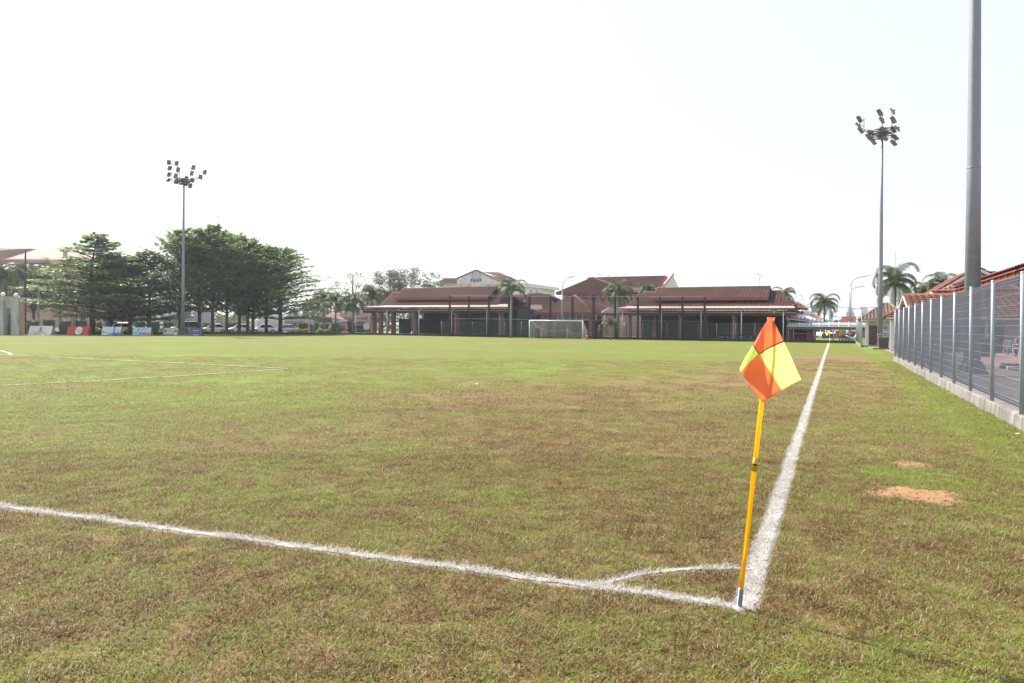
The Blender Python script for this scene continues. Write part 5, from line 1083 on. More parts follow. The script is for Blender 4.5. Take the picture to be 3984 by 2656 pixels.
# grey-roofed peach houses and their neighbours beyond the car park
hs = thing('peach_bungalow', 'peach bungalow with grey gable roof and wall units left of the pavilion', 'building', tuple(A(1330, 1290, 140))); hs.location.z = 0; ORG[hs.name] = tuple(hs.location)
face(hs, 1245, 1420, 1222, 1300, 7, 'wall', M_PEACH, 140, 1.0)
M_GTILE = tile_mat('grey_roof_tile', (.15, .145, .15), (.22, .21, .21))
MB().prism([A(1255, 1224, 140.9), A(1352, 1246, 140.9), A(1262, 1246, 140.9)], fwv*.2).build('gable_wall', M_PEACH, hs)
roof(hs, [(A(1345, 1247, 139.5), A(1440, 1250, 139.5), A(1318, 1212, 145), A(1420, 1214, 145)), (A(1250, 1236, 139.7), A(1346, 1247, 139.5), A(1292, 1214, 141), A(1318, 1212, 145))], M_GTILE, soff=M_PEACH)
for px in (1288, 1303, 1325): c_ = A(px, 1245, 139.8); mb = MB(); mb.box(c_.x-.45, c_.x+.45, c_.y-.15, c_.y+.15, c_.z-.3, c_.z+.3); mb.build('air_conditioner', M_OFFW, hs)
for px in (1300, 1325): window(hs, A(px-10, 1262, 140.9), A(px+10, 1251, 140.9), tuple(-fwv), nx=3, ny=1, fw=.08, pane=glass('red_glass', (.10, .03, .04), .3))
MB().prism([A(1330, 1246, 138.2), A(1386, 1250, 138.2), A(1386, 1252, 138.2), A(1330, 1248, 138.2)], fwv*2).build('porch_slab', M_OFFW, hs)
h2_ = thing('brick_bungalow', 'small orange-walled bungalow showing behind the last parked car', 'building', tuple(A(1135, 1290, 142))); h2_.location.z = 0; ORG[h2_.name] = tuple(h2_.location)
face(h2_, 1105, 1185, 1243, 1300, 5, 'wall', M_PEACH, 142, 1); roof(h2_, [(A(1080, 1246, 141), A(1195, 1246, 141), A(1115, 1228, 146), A(1185, 1228, 146))], M_GTILE, soff=M_OFFW); window(h2_, A(1146, 1252, 142.9), A(1156, 1240, 142.9), tuple(-fwv), nx=1, ny=1, fw=.1)
h3_ = thing('grey_shed', 'dark grey shed roof behind the second group of hedges', 'building', tuple(A(690, 1290, 150))); h3_.location.z = 0; ORG[h3_.name] = tuple(h3_.location)
face(h3_, 630, 700, 1195, 1300, 5, 'wall', simple('slate_wall', (.10, .11, .14), .8), 150, 1); roof(h3_, [(A(605, 1240, 149), A(705, 1215, 149), A(640, 1186, 155), A(700, 1186, 155))], M_GTILE, soff=M_OFFW)
face(h3_, 607, 622, 1212, 1300, 3, 'annex_wall', M_WHITE, 149, 0); face(h3_, 755, 800, 1195, 1300, 3, 'annex_wall', M_LILAC, 152, 0)

# ================================================================ VEHICLES
def paint_mat(name, col, rough=.28):
    if name in MATS: return MATS[name]
    m, nt, b = new_mat(name); b.inputs['Base Color'].default_value = (*col, 1); b.inputs['Roughness'].default_value = rough; b.inputs['Metallic'].default_value = .15; b.inputs['Coat Weight'].default_value = .5; b.inputs['Coat Roughness'].default_value = .08
    MATS[name] = m; return m
M_TYRE = simple('tyre', (.02, .02, .022), .85); M_RIM = simple('rim', (.45, .46, .47), .35, .7); M_HEADL = glass('headlight_glass', (.55, .57, .6), .1); M_TAILL = glass('tail_light_red', (.35, .02, .02), .2)
def car(label, loc, rz, mat, kind='sedan', group='parked cars'):
    t = thing('car', label, 'car', loc, rz, group, local=True); Z = (0, 0, 0)
    L, Wd, H = {'sedan': (4.35, .85, 1.46), 'hatch': (3.75, .82, 1.52), 'suv': (4.5, .90, 1.78)}[kind]; h = L/2; zb = .98 if kind == 'suv' else .86
    st_ = [(-h, .42, .72, .74), (-h+.12, .26, zb-.03, .90), (-h*.62, .22, zb+.03, 1.0), (0, .20, zb, 1.0), (h*.48, .22, zb-.02, 1.0), (h*.72, .24, zb-.12, .97), (h-.18, .27, zb-.24, .88), (h, .40, zb-.36, .70)]
    if kind == 'hatch': st_[1] = (-h+.06, .28, zb+.02, .94)
    mb = MB(); V = []
    for x, z0, z1, w_ in st_:
        w = Wd*w_; V += [(x, -w*.9, z0), (x, -w, z0+.14), (x, -w, z0+(z1-z0)*.7), (x, -w*.88, z1), (x, -w*.5, z1+.03), (x, w*.5, z1+.03), (x, w*.88, z1), (x, w, z0+(z1-z0)*.7), (x, w, z0+.14), (x, w*.9, z0)]
    n = 10; mb.add(V, [(i*n+k, (i+1)*n+k, (i+1)*n+(k+1) % n, i*n+(k+1) % n) for i in range(len(st_)-1) for k in range(n)] + [tuple(range(n)), tuple((len(st_)-1)*n+k for k in range(n))[::-1]])
    mb.build('body', mat, t, True, off=Z)
    x0, x1, x2, x3 = {'sedan': (-h*.80, -h*.42, h*.10, h*.50), 'hatch': (-h*.97, -h*.70, h*.12, h*.58), 'suv': (-h*.96, -h*.80, h*.05, h*.46)}[kind]
    bw, tw = Wd*.87, Wd*.68; B = [(x0, -bw, zb), (x3, -bw, zb), (x3, bw, zb), (x0, bw, zb)]; T_ = [(x1, -tw, H-.05), (x2, -tw, H-.05), (x2, tw, H-.05), (x1, tw, H-.05)]
    MB().add([B[1], B[2], T_[2], T_[1]], [(0, 1, 2, 3)]).build('windscreen', M_GLASS, t, off=Z); MB().add([B[3], B[0], T_[0], T_[3]], [(0, 1, 2, 3)]).build('rear_window', M_GLASS, t, off=Z)
    MB().add([B[0], B[1], T_[1], T_[0]], [(0, 1, 2, 3)]).build('side_window', M_GLASS, t, off=Z); MB().add([B[2], B[3], T_[3], T_[2]], [(0, 1, 2, 3)]).build('side_window', M_GLASS, t, off=Z)
    rm = MB(); rm.hexa([(x1-.05, -tw-.02, H-.06), (x2+.05, -tw-.02, H-.06), (x2+.05, tw+.02, H-.06), (x1-.05, tw+.02, H-.06)], [(x1+.12, -tw*.8, H), (x2-.12, -tw*.8, H), (x2-.12, tw*.8, H), (x1+.12, tw*.8, H)])
    for a, b2 in zip(B, T_): rm.bar(a, b2, .09)
    xm = (x0+x3)/2+.05
    for s in (-1, 1): rm.bar((xm, s*bw, zb), (xm-.03, s*tw, H-.05), .07)
    rm.build('roof', mat, t, off=Z)
    for x in (-h*.60, h*.62):
        for s in (-1, 1):
            w = MB(); w.lathe([(.10, -.10), (.29, -.10), (.31, -.06), (.31, .06), (.29, .10), (.10, .10)], 16); w.v = [(p_[0]+x, p_[2]+s*Wd*.90, p_[1]+.31) for p_ in w.v]; wo = w.build('wheel', M_TYRE, t, True, off=Z)
            r_ = MB(); r_.lathe([(0, .0), (.19, .02), (.20, .0)], 12); r_.v = [(p_[0]+x, s*(Wd*.90+.09+p_[2]), p_[1]+.31) for p_ in r_.v]; r_.build('rim', M_RIM, wo, True, off=Z)
    for s in (-1, 1):
        MB().box(h-.20, h-.02, s*Wd*.58-.16, s*Wd*.58+.16, zb-.42, zb-.28).build('headlight', M_HEADL, t, off=Z, bevel=.03); MB().box(-h-.01, -h+.14, s*Wd*.62-.14, s*Wd*.62+.14, zb-.28, zb-.10).build('tail_light', M_TAILL, t, off=Z, bevel=.02)
        m_ = MB(); m_.sphere((h*.36, s*(Wd+.10), zb+.10), .11, 8, 6, .7, 1, .75); m_.build('wing_mirror', mat, t, True, off=Z)
    MB().box(h-.02, h+.02, -.25, .25, .42, .54).build('number_plate', M_BLACK, t, off=Z); MB().box(h-.06, h+.01, -.5, .5, .56, .64).build('grille', M_BLACK, t, off=Z)
    return t
CW, CS, CG = paint_mat('car_white', (.86, .86, .86)), paint_mat('car_silver', (.55, .56, .58), .3), paint_mat('car_grey', (.10, .11, .13))
ang = math.atan2(-RT[1]*.90 - FW[1]*.42, -RT[0]*.90 - FW[0]*.42)
for lab, px, py, m_, kd, da in (('white hatchback behind the blue and white board', 465, 1296, CW, 'hatch', -.1), ('dark grey four-wheel drive beside the left floodlight mast', 718, 1296, CG, 'suv', 0), ('first white saloon right of the left floodlight mast', 831, 1295, CW, 'sedan', 0),
                       ('silver-white saloon second right of the left mast', 933, 1295, CW, 'sedan', .05), ('white saloon in front of the white lorry box', 1027, 1294.5, CW, 'sedan', -.04), ('pale saloon last in the row before the open car park', 1112, 1294, CS, 'sedan', 0)):
    q_ = G(px, py); car(lab, (q_.x, q_.y, .012), ang+da, m_, kd)
q_ = G(560, 1294); q_ = A(560, 1290, 124); car('white car seen end-on behind the fourth board', (q_.x, q_.y, .012), ang+.35, CW, 'hatch'); q_ = A(628, 1290, 121); car('silver car parked behind the yellow board', (q_.x, q_.y, .012), ang-1.0, CS, 'hatch')
q_ = A(1402, 1300, 116); car('dark blue saloon parked left of the pavilion columns', (q_.x, q_.y, .012), ang+2.9, paint_mat('car_blue', (.03, .045, .10)), 'sedan'); q_ = A(3215, 1300, 118); car('white van-like car beyond the covered walkway', (q_.x, q_.y, .012), ang+1.4, CW, 'suv')
# lorry
q_ = A(1047, 1290, 121); lo = thing('box_lorry', 'white box lorry parked behind the white saloons', 'lorry', (q_.x, q_.y, 0), ang+.15, local=True); Z = (0, 0, 0)
MB().box(-2.4, 2.0, -1.0, 1.0, .75, 3.0).build('cargo_box', M_WHITE, lo, off=Z, bevel=.03); MB().hexa([(2.1, -.9, .45), (3.7, -.9, .45), (3.7, .9, .45), (2.1, .9, .45)], [(2.1, -.85, 2.2), (3.2, -.8, 2.2), (3.2, .8, 2.2), (2.1, .85, 2.2)]).build('cab', CW, lo, off=Z, bevel=.06)
MB().add([(3.62, -.75, 1.35), (3.62, .75, 1.35), (3.3, .7, 2.08), (3.3, -.7, 2.08)], [(0, 1, 2, 3)]).build('windscreen', M_GLASS, lo, off=Z); MB().box(-2.4, 2.6, -.4, .4, .5, .74).build('chassis', M_BLACK, lo, off=Z)
for x in (-1.5, 2.9):
    for s in (-1, 1): w = MB(); w.lathe([(.0, -.12), (.38, -.12), (.40, -.06), (.40, .06), (.38, .12), (0, .12)], 16); w.v = [(p_[0]+x, p_[2]+s*.85, p_[1]+.40) for p_ in w.v]; w.build('wheel', M_TYRE, lo, True, off=Z)
# motorcycles
def motorbike(label, loc, rz, mat):
    t = thing('motorcycle', label, 'motorcycle', loc, rz, 'parked motorcycles', local=True)
    for x in (-.62, .64):
        pts = [(x + .27*math.cos(2*PI*k/16), 0, .30 + .27*math.sin(2*PI*k/16)) for k in range(17)]; wo = MB().tube(pts, .05, 6, False).build('wheel', M_TYRE, t, True, off=Z); h_ = MB(); h_.tube([(x, -.05, .30), (x, .05, .30)], .08, 8)
        for k in range(5): a = 2*PI*k/5; h_.bar((x, 0, .30), (x+.25*math.cos(a), 0, .30+.25*math.sin(a)), .03)
        h_.build('rim', M_RIM, wo, off=Z)
    MB().tube([(.64, .0, .30), (.46, 0, .72), (.38, 0, .98)], .035, 6).build('fork', M_ALU, t, True, off=Z); MB().tube([(.36, -.33, 1.04), (.40, -.1, 1.0), (.40, .1, 1.0), (.36, .33, 1.04)], .018, 6).build('handlebar', M_BLACK, t, True, off=Z)
    b_ = MB(); b_.tube([(.40, 0, .80), (.18, 0, .55), (-.10, 0, .50), (-.40, 0, .62), (-.85, 0, .78)], [.10, .13, .15, .14, .05], 8); b_.build('body', mat, t, True, off=Z)
    MB().tube([(.02, 0, .72), (-.3, 0, .78), (-.62, 0, .84)], [.08, .12, .09], 8).build('seat', M_BLACK, t, True, off=Z); MB().hexa([(.38, -.17, .62), (.52, -.13, .62), (.52, .13, .62), (.38, .17, .62)], [(.34, -.16, 1.02), (.44, -.12, 1.06), (.44, .12, 1.06), (.34, .16, 1.02)]).build('front_shield', mat, t, off=Z, bevel=.03)
    MB().tube([(.1, -.12, .32), (-.3, -.16, .30), (-.85, -.16, .36)], [.02, .035, .05], 6).build('exhaust', M_ALU, t, True, off=Z); e_ = MB(); e_.sphere((-.02, 0, .33), .15, 8, 6); e_.build('engine', M_ALU, t, True, off=Z)
for lab, px, D, rz, m_ in (('white and black motorcycle beside the short mesh fence', 3318, 84.0, .3, CW), ('dark motorcycle parked second from the short mesh fence', 3304, 85.5, .5, M_BLACK), ('red motorcycle at the end of the walkway group', 3290, 86.5, .7, paint_mat('bike_red', (.4, .03, .03))), ('dark motorcycle parked near the far left corner flag', 1292, 106, 2.6, M_BLACK),
                       ('dark motorcycle under the right pavilion beside the third column', 2830, 89.5, .2, M_BLACK), ('dark motorcycle under the right pavilion near the canopy post', 2900, 89.8, .1, M_BLACK), ('motorcycle in the shade at the right end of the pavilion', 3020, 89.5, .25, CG)):
    q_ = A(px, 1330, D); motorbike(lab, (q_.x, q_.y, .11 if 2800 < px < 3050 else .015), rz, m_)

# ================================================================ ADVERTISING BOARDS
def board(label, x0, x1, ytop, ybot, base, deco=None):
    b0, b1 = G(x0, ybot), G(x1, ybot); D = (depth(b0)+depth(b1))/2; b0 = A(x0, ybot, D); b1 = A(x1, ybot, D); b0.z = b1.z = .02; u = (b1-b0); L = u.length; u = u/L; n = Vector((u.y, -u.x, 0))
    if n.dot(-fwv) < 0: n = -n
    hgt = (ybot-ytop)*D/FPX; lean = .38
    t = thing('advertising_board', label, 'advertising board', tuple(b0), group='A-frame boards along the pitch')
    P_ = lambda a, z, o=0.0: b0 + u*a + Vector((0, 0, z)) - n*(lean*z/hgt) + n*(.012 + o)      # point on the leaning face
    top = -n*lean
    MB().prism([b0, b1, b1 + top + Vector((0, 0, hgt)), b0 + top + Vector((0, 0, hgt))], -n*.02).build('front_panel', base, t)
    MB().prism([b0 - n*.80, b1 - n*.80, b1 + top - n*.03 + Vector((0, 0, hgt)), b0 + top - n*.03 + Vector((0, 0, hgt))], -n*.02).build('back_panel', base, t)
    for q_ in (b0, b1): MB().bar(q_ - n*.03 + Vector((0, 0, .15)), q_ - n*.75 + Vector((0, 0, .15)), .04).build('strut', M_ALU, t)
    def patch(a0, a1, z0, z1, mat, nm='print', o=.0): MB().prism([P_(a0*L, z0*hgt, o), P_(a1*L, z0*hgt, o), P_(a1*L, z1*hgt, o), P_(a0*L, z1*hgt, o)], n*.002).build(nm, mat, t)
    def disc(ac, zc, ra, rz_, mat, o=.003): MB().prism([P_((ac + ra*math.cos(2*PI*k/20))*L, (zc + rz_*math.sin(2*PI*k/20))*hgt, o) for k in range(20)], n*.002).build('print', mat, t)
    def words(s, size, a, z, mat):
        o_ = P_(a*L, z*hgt, .008); zax = (n + Vector((0, 0, lean/hgt))).normalized(); yax = zax.cross(u).normalized(); M = Matrix((u, yax, zax)).transposed().to_4x4(); text_mesh(s, size, o_, M, mat, t, ext=.002)
    if deco: deco(patch, disc, words)
    return t
I_ = lambda n_, c_: simple('print_' + n_, c_, .5, var=.03)
BW, BR, BB, BN, BK = I_('white', (.72, .73, .76)), I_('red', (.50, .035, .06)), I_('sky', (.42, .58, .74)), I_('navy', (.05, .06, .22)), I_('ink', (.09, .10, .16))
def d1(p_, d_, w_):
    d_(.5, .66, .05, .22, I_('bluegrey', (.20, .25, .36))); d_(.47, .72, .03, .14, I_('buff', (.45, .42, .33))); p_(.40, .60, .40, .47, I_('brown', (.36, .17, .13)), o=.002)
    for k in range(14): p_(.22+k*.04, .245+k*.04+.005, .26, .30, BK); 
    for k in range(11): p_(.28+k*.04, .305+k*.04+.005, .10, .14, BK)
def d2(p_, d_, w_): d_(.53, .5, .165, .46, BW); w_('Time', .36, .53, .44, BR); p_(.46, .62, .28, .33, BR, o=.006)
def d3(p_, d_, w_):
    MBn = I_('blue', (.08, .13, .45)); p_(.60, .68, 0, 1, MBn); p_(.68, 1, 0, .30, MBn, o=.001); p_(.35, .70, .08, .20, BN, o=.003); w_('40', .26, .20, .26, BN); d_(.09, .36, .03, .09, BN); p_(.08, .55, .60, .62, I_('teal', (.25, .42, .45))); p_(.30, .50, .82, .87, I_('teal', (.25, .42, .45))); d_(.86, .45, .06, .25, I_('sky2', (.30, .45, .75)))
def d4(p_, d_, w_):
    d_(.16, .72, .05, .12, BW); d_(.27, .70, .05, .16, I_('green', (.20, .30, .12)))
    for k in range(8): p_(.47+k*.045, .50+k*.045, .80, .85, BK); 
    for k in range(9): p_(.45+k*.05, .485+k*.05, .61, .65, I_('teal', (.25, .42, .45)))
    for k, c_ in enumerate((BK, BR, I_('maroon', (.25, .06, .09)), BR)): d_(.42+k*.15, .22, .058, .17, c_)
    for k in range(5): p_(.12, .26, .12+k*.07, .15+k*.07, BN)
def d5(p_, d_, w_): d_(.12, .55, .09, .2, I_('blue', (.08, .13, .45))); p_(.2, .72, .42, .50, I_('olive', (.30, .34, .22))); p_(0, .75, 0, .12, I_('blue', (.08, .13, .45))); p_(.75, .98, .15, .75, I_('violet', (.16, .12, .32))); d_(.88, .25, .08, .18, BW)
def d6(p_, d_, w_): d_(.05, .85, .05, .12, I_('pinkish', (.5, .2, .28))); p_(.35, .72, .60, .66, BW); p_(.42, .78, .03, .10, BW); p_(.4, .8, .2, .4, I_('plum', (.13, .05, .16)))
for a_ in (('white A-frame board with a small emblem and two lines of print, far left', 108, 198, 1268, 1302.5, BW, d1), ('red A-frame board with a white oval badge', 258, 342, 1270, 1303, BR, d2), ('white and blue A-frame board with a diagonal blue stripe', 394, 466, 1271, 1303.5, I_('pale', (.60, .68, .74)), d3), ('sky-blue A-frame board with four round portraits', 515, 583, 1274, 1304, BB, d4),
          ('faded yellow A-frame board with a blue corner', 633, 689, 1276, 1304, I_('straw', (.48, .44, .27)), d5), ('dark navy A-frame board right of the left mast', 728, 784, 1276, 1304.5, I_('slate', (.075, .085, .17)), d6)): board(*a_)

# ================================================================ LAMPS, POLES, SIGNS, FLAGS
def street_lamp(label, px, py_top, D, arms, r=.075, mat=M_GALV, py_base=None):
    q_ = A(px, 1290, D); z = A(px, py_top, D).z; t = thing('street_lamp', label, 'street lamp', (q_.x, q_.y, 0)); rise = 1.6
    MB().tube([(q_.x, q_.y, 0), (q_.x, q_.y, (z-rise)*.5), (q_.x, q_.y, z-rise)], [r*1.3, r, r*.8], 8).build('pole', mat, t, True)
    for ln_, dz in arms:
        c_ = rtv*(ln_/abs(ln_)); l_ = abs(ln_); pts = [Vector((q_.x, q_.y, z-rise+dz)) + c_*(l_*.75*(1-math.cos(a))) + Vector((0, 0, rise*math.sin(a))) for a in np.linspace(0, PI/2, 9)]
        b_ = Vector((q_.x, q_.y, z+dz)) + c_*l_; pts.append(b_ + Vector((0, 0, .12))); MB().tube(pts, r*.6, 6).build('arm', mat, t, True)
        h_ = MB(); h_.hexa([b_ - c_*.1 + fwv*.12 + Vector((0, 0, .08)), b_ + c_*.75 + fwv*.08 + Vector((0, 0, .20)), b_ + c_*.75 - fwv*.08 + Vector((0, 0, .20)), b_ - c_*.1 - fwv*.12 + Vector((0, 0, .08))], [b_ - c_*.1 + fwv*.1 + Vector((0, 0, .2)), b_ + c_*.75 + fwv*.05 + Vector((0, 0, .27)), b_ + c_*.75 - fwv*.05 + Vector((0, 0, .27)), b_ - c_*.1 - fwv*.1 + Vector((0, 0, .2))]); h_.build('luminaire', mat, t)
street_lamp('curved grey street lamp rising behind the far goal', 2186, 1082, 90, [(1.0, 0)]); street_lamp('double-armed street lamp above the white block roof', 2349, 1072, 150, [(-.9, .1), (.9, -.1)]); street_lamp('thin street lamp above the right pavilion roof', 2954, 1074, 160, [(.35, 0), (-.35, .25)])
street_lamp('tall curved street lamp beyond the covered walkway', 3309, 1076, 118, [(2.6, 0)], .10); street_lamp('shorter street lamp close beside the tall curved one', 3304, 1116, 132, [(2.3, 0)], .10); street_lamp('twin curved street lamp right of the layered trees', 1224, 1082, 122, [(2.2, 0), (-1.4, .2)], .08); street_lamp('small far street lamp above the power wires', 3123, 1152, 190, [(-.4, 0)], .08)
q_ = G(96, 1300); dl = thing('lamp_post', 'tall dark lamp post at the far left beside the gateway', 'lamp post', tuple(q_)); zt_ = A(96, 970, depth(q_)).z
MB().tube([(q_.x, q_.y, 0), (q_.x, q_.y, zt_*.5), (q_.x, q_.y, zt_)], [.17, .13, .08], 10).build('pole', simple('dark_post', (.03, .032, .045), .5), dl, True); MB().box(q_.x-.55, q_.x+.15, q_.y-.1, q_.y+.1, zt_*.76, zt_*.80).build('lamp_arm', M_BLACK, dl); MB().box(q_.x-.5, q_.x+.4, q_.y-.12, q_.y+.12, zt_*.42, zt_*.43).build('bracket', M_OFFW, dl)
q_ = G(298, 1298); dl = thing('lamp_post', 'slender black post in front of the arched fence, right of the red board', 'post', tuple(q_)); MB().tube([(q_.x, q_.y, 0), (q_.x, q_.y, A(298, 1180, depth(q_)).z)], .05, 8).build('pole', M_BLACK, dl, True); MB().box(q_.x-.1, q_.x+.1, q_.y-.1, q_.y+.1, 0, .3).build('base', M_BLACK, dl)
# power line
plx = [(3158, 1166, 135), (3166, 1185, 150), (3098, 1176, 128)]; tops = []
for i, (px, py, D) in enumerate(plx):
    q_ = A(px, 1290, D); z = A(px, py, D).z; t = thing('power_pole', ('tallest power pole left of the lone palm', 'shorter power pole touching the lone palm fronds', 'power pole at the right end of the pavilion roof')[i], 'power pole', (q_.x, q_.y, 0)); MB().tube([(q_.x, q_.y, 0), (q_.x, q_.y, z)], [.16, .11], 8).build('pole', simple('pole_dark', (.09, .085, .09), .8), t, True); MB().box(q_.x-.5, q_.x+.5, q_.y-.05, q_.y+.05, z-.5, z-.4).build('crossarm', M_ALU, t); tops.append(Vector((q_.x, q_.y, z-.3)))
pw = thing('power_line', 'dark overhead wires between the power poles above the walkway', 'wires', tuple(tops[0]))
def wire(a, b2, sag=.5): MB().tube([a.lerp(b2, k/8) + Vector((0, 0, -sag*4*(k/8)*(1-k/8))) for k in range(9)], .045, 4, False).build('wire', M_BLACK, pw)
e_ = A(3440, 1190, 120); e2 = A(3440, 1232, 120); wire(tops[0], e_, .8); wire(tops[0]+Vector((0, 0, -.25)), tops[2], .4); wire(tops[2]+Vector((0, 0, -.4)), tops[0]+Vector((0, 0, -1.0)), .3); wire(tops[1], tops[2], .3); wire(tops[1]+Vector((0, 0, -.8)), e2, 1.0); wire(tops[2], A(3040, 1190, 125), .2)
# road sign, banner, notice board, mirror
def sign_post(name, label, cat, px, py_top, py_bot, D, builder):
    q_ = A(px, 1290, D); t = thing(name, label, cat, (q_.x, q_.y, 0)); zt_ = A(px, py_top, D).z; zb_ = A(px, py_bot, D).z; MB().tube([(q_.x, q_.y, 0), (q_.x, q_.y, zb_+.1)], .04, 6).build('post', M_ALU, t); builder(t, q_, zb_, zt_)
def diam(t, q_, zb_, zt_): c_ = Vector((q_.x, q_.y, (zb_+zt_)/2)); h_ = (zt_-zb_)/2; MB().prism([c_ + rtv*h_, c_ + Vector((0, 0, h_)), c_ - rtv*h_, c_ - Vector((0, 0, h_))], fwv*.03).build('plate', simple('sign_yellow', (.55, .42, .12), .5), t); MB().prism([c_ + rtv*h_*.5 - fwv*.01 + Vector((0, 0, -.1)), c_ - fwv*.01 + Vector((0, 0, h_*.4)), c_ - rtv*h_*.5 - fwv*.01 + Vector((0, 0, -.1))], -fwv*.005).build('symbol', M_BLACK, t)
sign_post('road_sign', 'yellow diamond road-hump sign behind the parked saloons', 'road sign', 871, 1234, 1250, 125, diam)
def ban(t, q_, zb_, zt_): MB().prism([q_ + rtv*-.4 + Vector((0, 0, zb_-q_.z)), q_ + rtv*.15 + Vector((0, 0, zb_-q_.z-.2)), q_ + rtv*.2 + Vector((0, 0, zt_-q_.z)), q_ + rtv*-.1 + Vector((0, 0, zt_-q_.z))], fwv*.02).build('cloth', simple('banner_white', (.62, .58, .57), .6), t); MB().prism([q_ + rtv*-.1 - fwv*.01 + Vector((0, 0, zt_-q_.z-.7)), q_ + rtv*.22 - fwv*.01 + Vector((0, 0, zt_-q_.z-.7)), q_ + rtv*.2 - fwv*.01 + Vector((0, 0, zt_-q_.z)), q_ + rtv*-.1 - fwv*.01 + Vector((0, 0, zt_-q_.z))], -fwv*.008).build('stripe', BR, t)
sign_post('feather_banner', 'white feather banner with red top behind the arched fence', 'banner', 1217, 1228, 1262, 118, ban)
def nb_(t, q_, zb_, zt_): MB().prism([q_ - rtv*1.3 + Vector((0, 0, zb_-q_.z)), q_ + rtv*1.3 + Vector((0, 0, zb_-q_.z)), q_ + rtv*1.3 + Vector((0, 0, zt_-q_.z)), q_ - rtv*1.3 + Vector((0, 0, zt_-q_.z))], fwv*.06).build('panel', simple('notice_grey', (.16, .16, .2), .5), t)
sign_post('notice_board', 'dark framed notice board left of the peach bungalow', 'notice board', 1262, 1234, 1254, 119, nb_)
def mir(t, q_, zb_, zt_): c_ = Vector((q_.x, q_.y, (zb_+zt_)/2)); h_ = (zt_-zb_)/2; MB().prism([c_ + rtv*h_*.9*math.cos(a) + Vector((0, 0, h_*math.sin(a))) for a in np.linspace(0, 2*PI, 17)[:-1]], fwv*.05).build('mirror', simple('mirror_face', (.5, .52, .56), .15, .6), t); 
sign_post('traffic_mirror', 'round traffic mirror above the dark blue saloon', 'mirror', 1424, 1257, 1283, 112, mir)
# far corner flags
def far_flag(label, q_, h=1.5, lean=0):
    t = thing('corner_flag', label, 'corner flag', tuple(q_), group='far corner flags'); tp_ = q_ + Vector((lean, 0, h)); MB().tube([q_, tp_], .016, 8).build('pole', M_POLEY, t, True)
    for k, (s0, s1, z0, z1, m_) in enumerate(((0, .22, .22, .45, M_FYE), (.22, .40, .22, .42, M_FOR), (0, .22, 0, .22, M_FOR), (.22, .38, -.04, .22, M_FYE))): MB().prism([tp_ - rtv*s0 - Vector((0, 0, .45-z0 + .12*s0)), tp_ - rtv*s1 - Vector((0, 0, .45-z0 + .25*s1)), tp_ - rtv*s1 - Vector((0, 0, .45-z1 + .25*s1)), tp_ - rtv*s0 - Vector((0, 0, .45-z1 + .12*s0))], fwv*.003).build('cloth_panel', m_, t)
far_flag('far right corner flag at the end of the touchline', Vector((.16, YF, 0)), 1.45); far_flag('far left corner flag near the parked motorcycle', G(1288, 1302.5), 1.5)
# small plants in front of the bungalow
def bush(label, px, py, D, r, h, mat, seed, name='shrub'):
    rg = np.random.default_rng(seed); V, F_ = [], []; q_ = A(px, 1290, D); t = thing(name, label, 'shrub', (q_.x, q_.y, 0), local=True)
    for _ in range(420): a = rg.uniform(0, 6.28); u = rg.uniform(-1, 1); k = rg.uniform(.5, 1); leaf(V, F_, Vector((r*k*math.sqrt(1-u*u)*math.cos(a), r*k*math.sqrt(1-u*u)*math.sin(a), h*(.58+.40*u*k))), rg.uniform(0, 6.28), R(rg.uniform(-50, 50)), R(rg.uniform(-50, 50)), .22, .14)
    c_ = MB(); c_.v = [tuple(x) for x in V]; c_.f = F_; c_.build('crown', mat, t, off=Z); MB().tube([(0, 0, 0), (.03, 0, h*.5)], .05, 6).build('stem', M_BARK, t, off=Z)
bush('flat-topped shrub in front of the peach bungalow', 1322, 1280, 113, 1.1, 1.45, M_LEAF2, 5); bush('narrow dark topiary shrub left of the blue saloon', 1362, 1250, 112, .5, 2.6, M_HEDGE, 6); bush('low rounded topiary at the foot of the narrow one', 1366, 1290, 111, .35, .7, M_HEDGE, 7)
M_YEL = leaf_mat('golden_leaf', (.25, .26, .04), (.42, .38, .06))
for i, px in enumerate((318, 372, 1165, 1190, 1245, 1275)): bush(('golden shrub', 'second golden shrub', 'golden shrub', 'bright golden shrub', 'golden shrub', 'golden shrub')[i] + (' right of the red board', ' behind the first trees, right of the red board', ' behind the last layered tree', ' next to the feather banner', ' below the notice board', ' left of the parked motorcycle')[i], px, 1285, 104 if px < 500 else 112, .55, .8, M_YEL, 20+i)
bush('yellow-leaved shrub beyond the walkway by the motorcycles', 3283, 1285, 100, .9, 2.6, M_YEL, 31)

# ================================================================ BEYOND THE WALKWAY
def hoarding(label, px0, px1, py0, py1, D, mat, group='painted hoardings beyond the walkway'):
    a, b2 = A(px0, py1, D), A(px1, py1, D); h_ = A(px0, py0, D).z; t = thing('hoarding', label, 'hoarding', (a.x, a.y, 0), group=group); n = max(2, int((b2-a).length/.9))
    for k in range(n): p0_, p1_ = a.lerp(b2, k/n), a.lerp(b2, (k+1)/n - .008); p0_.z = p1_.z = .05; MB().prism([p0_, p1_, p1_ + Vector((0, 0, h_)), p0_ + Vector((0, 0, h_))], fwv*.06).build('panel', mat, t)
    return t
hoarding('blue painted hoarding beyond the walkway, left of the red one', 3198, 3244, 1297, 1316, 112, simple('hoarding_blue', (.03, .09, .30), .6)); hr_ = hoarding('red painted hoarding beyond the walkway', 3246, 3276, 1297, 1316, 112, simple('hoarding_red', (.30, .03, .05), .6)); hoarding('short blue hoarding behind the motorcycles', 3304, 3330, 1297, 1316, 114, simple('hoarding_blue', (.03, .09, .30), .6))
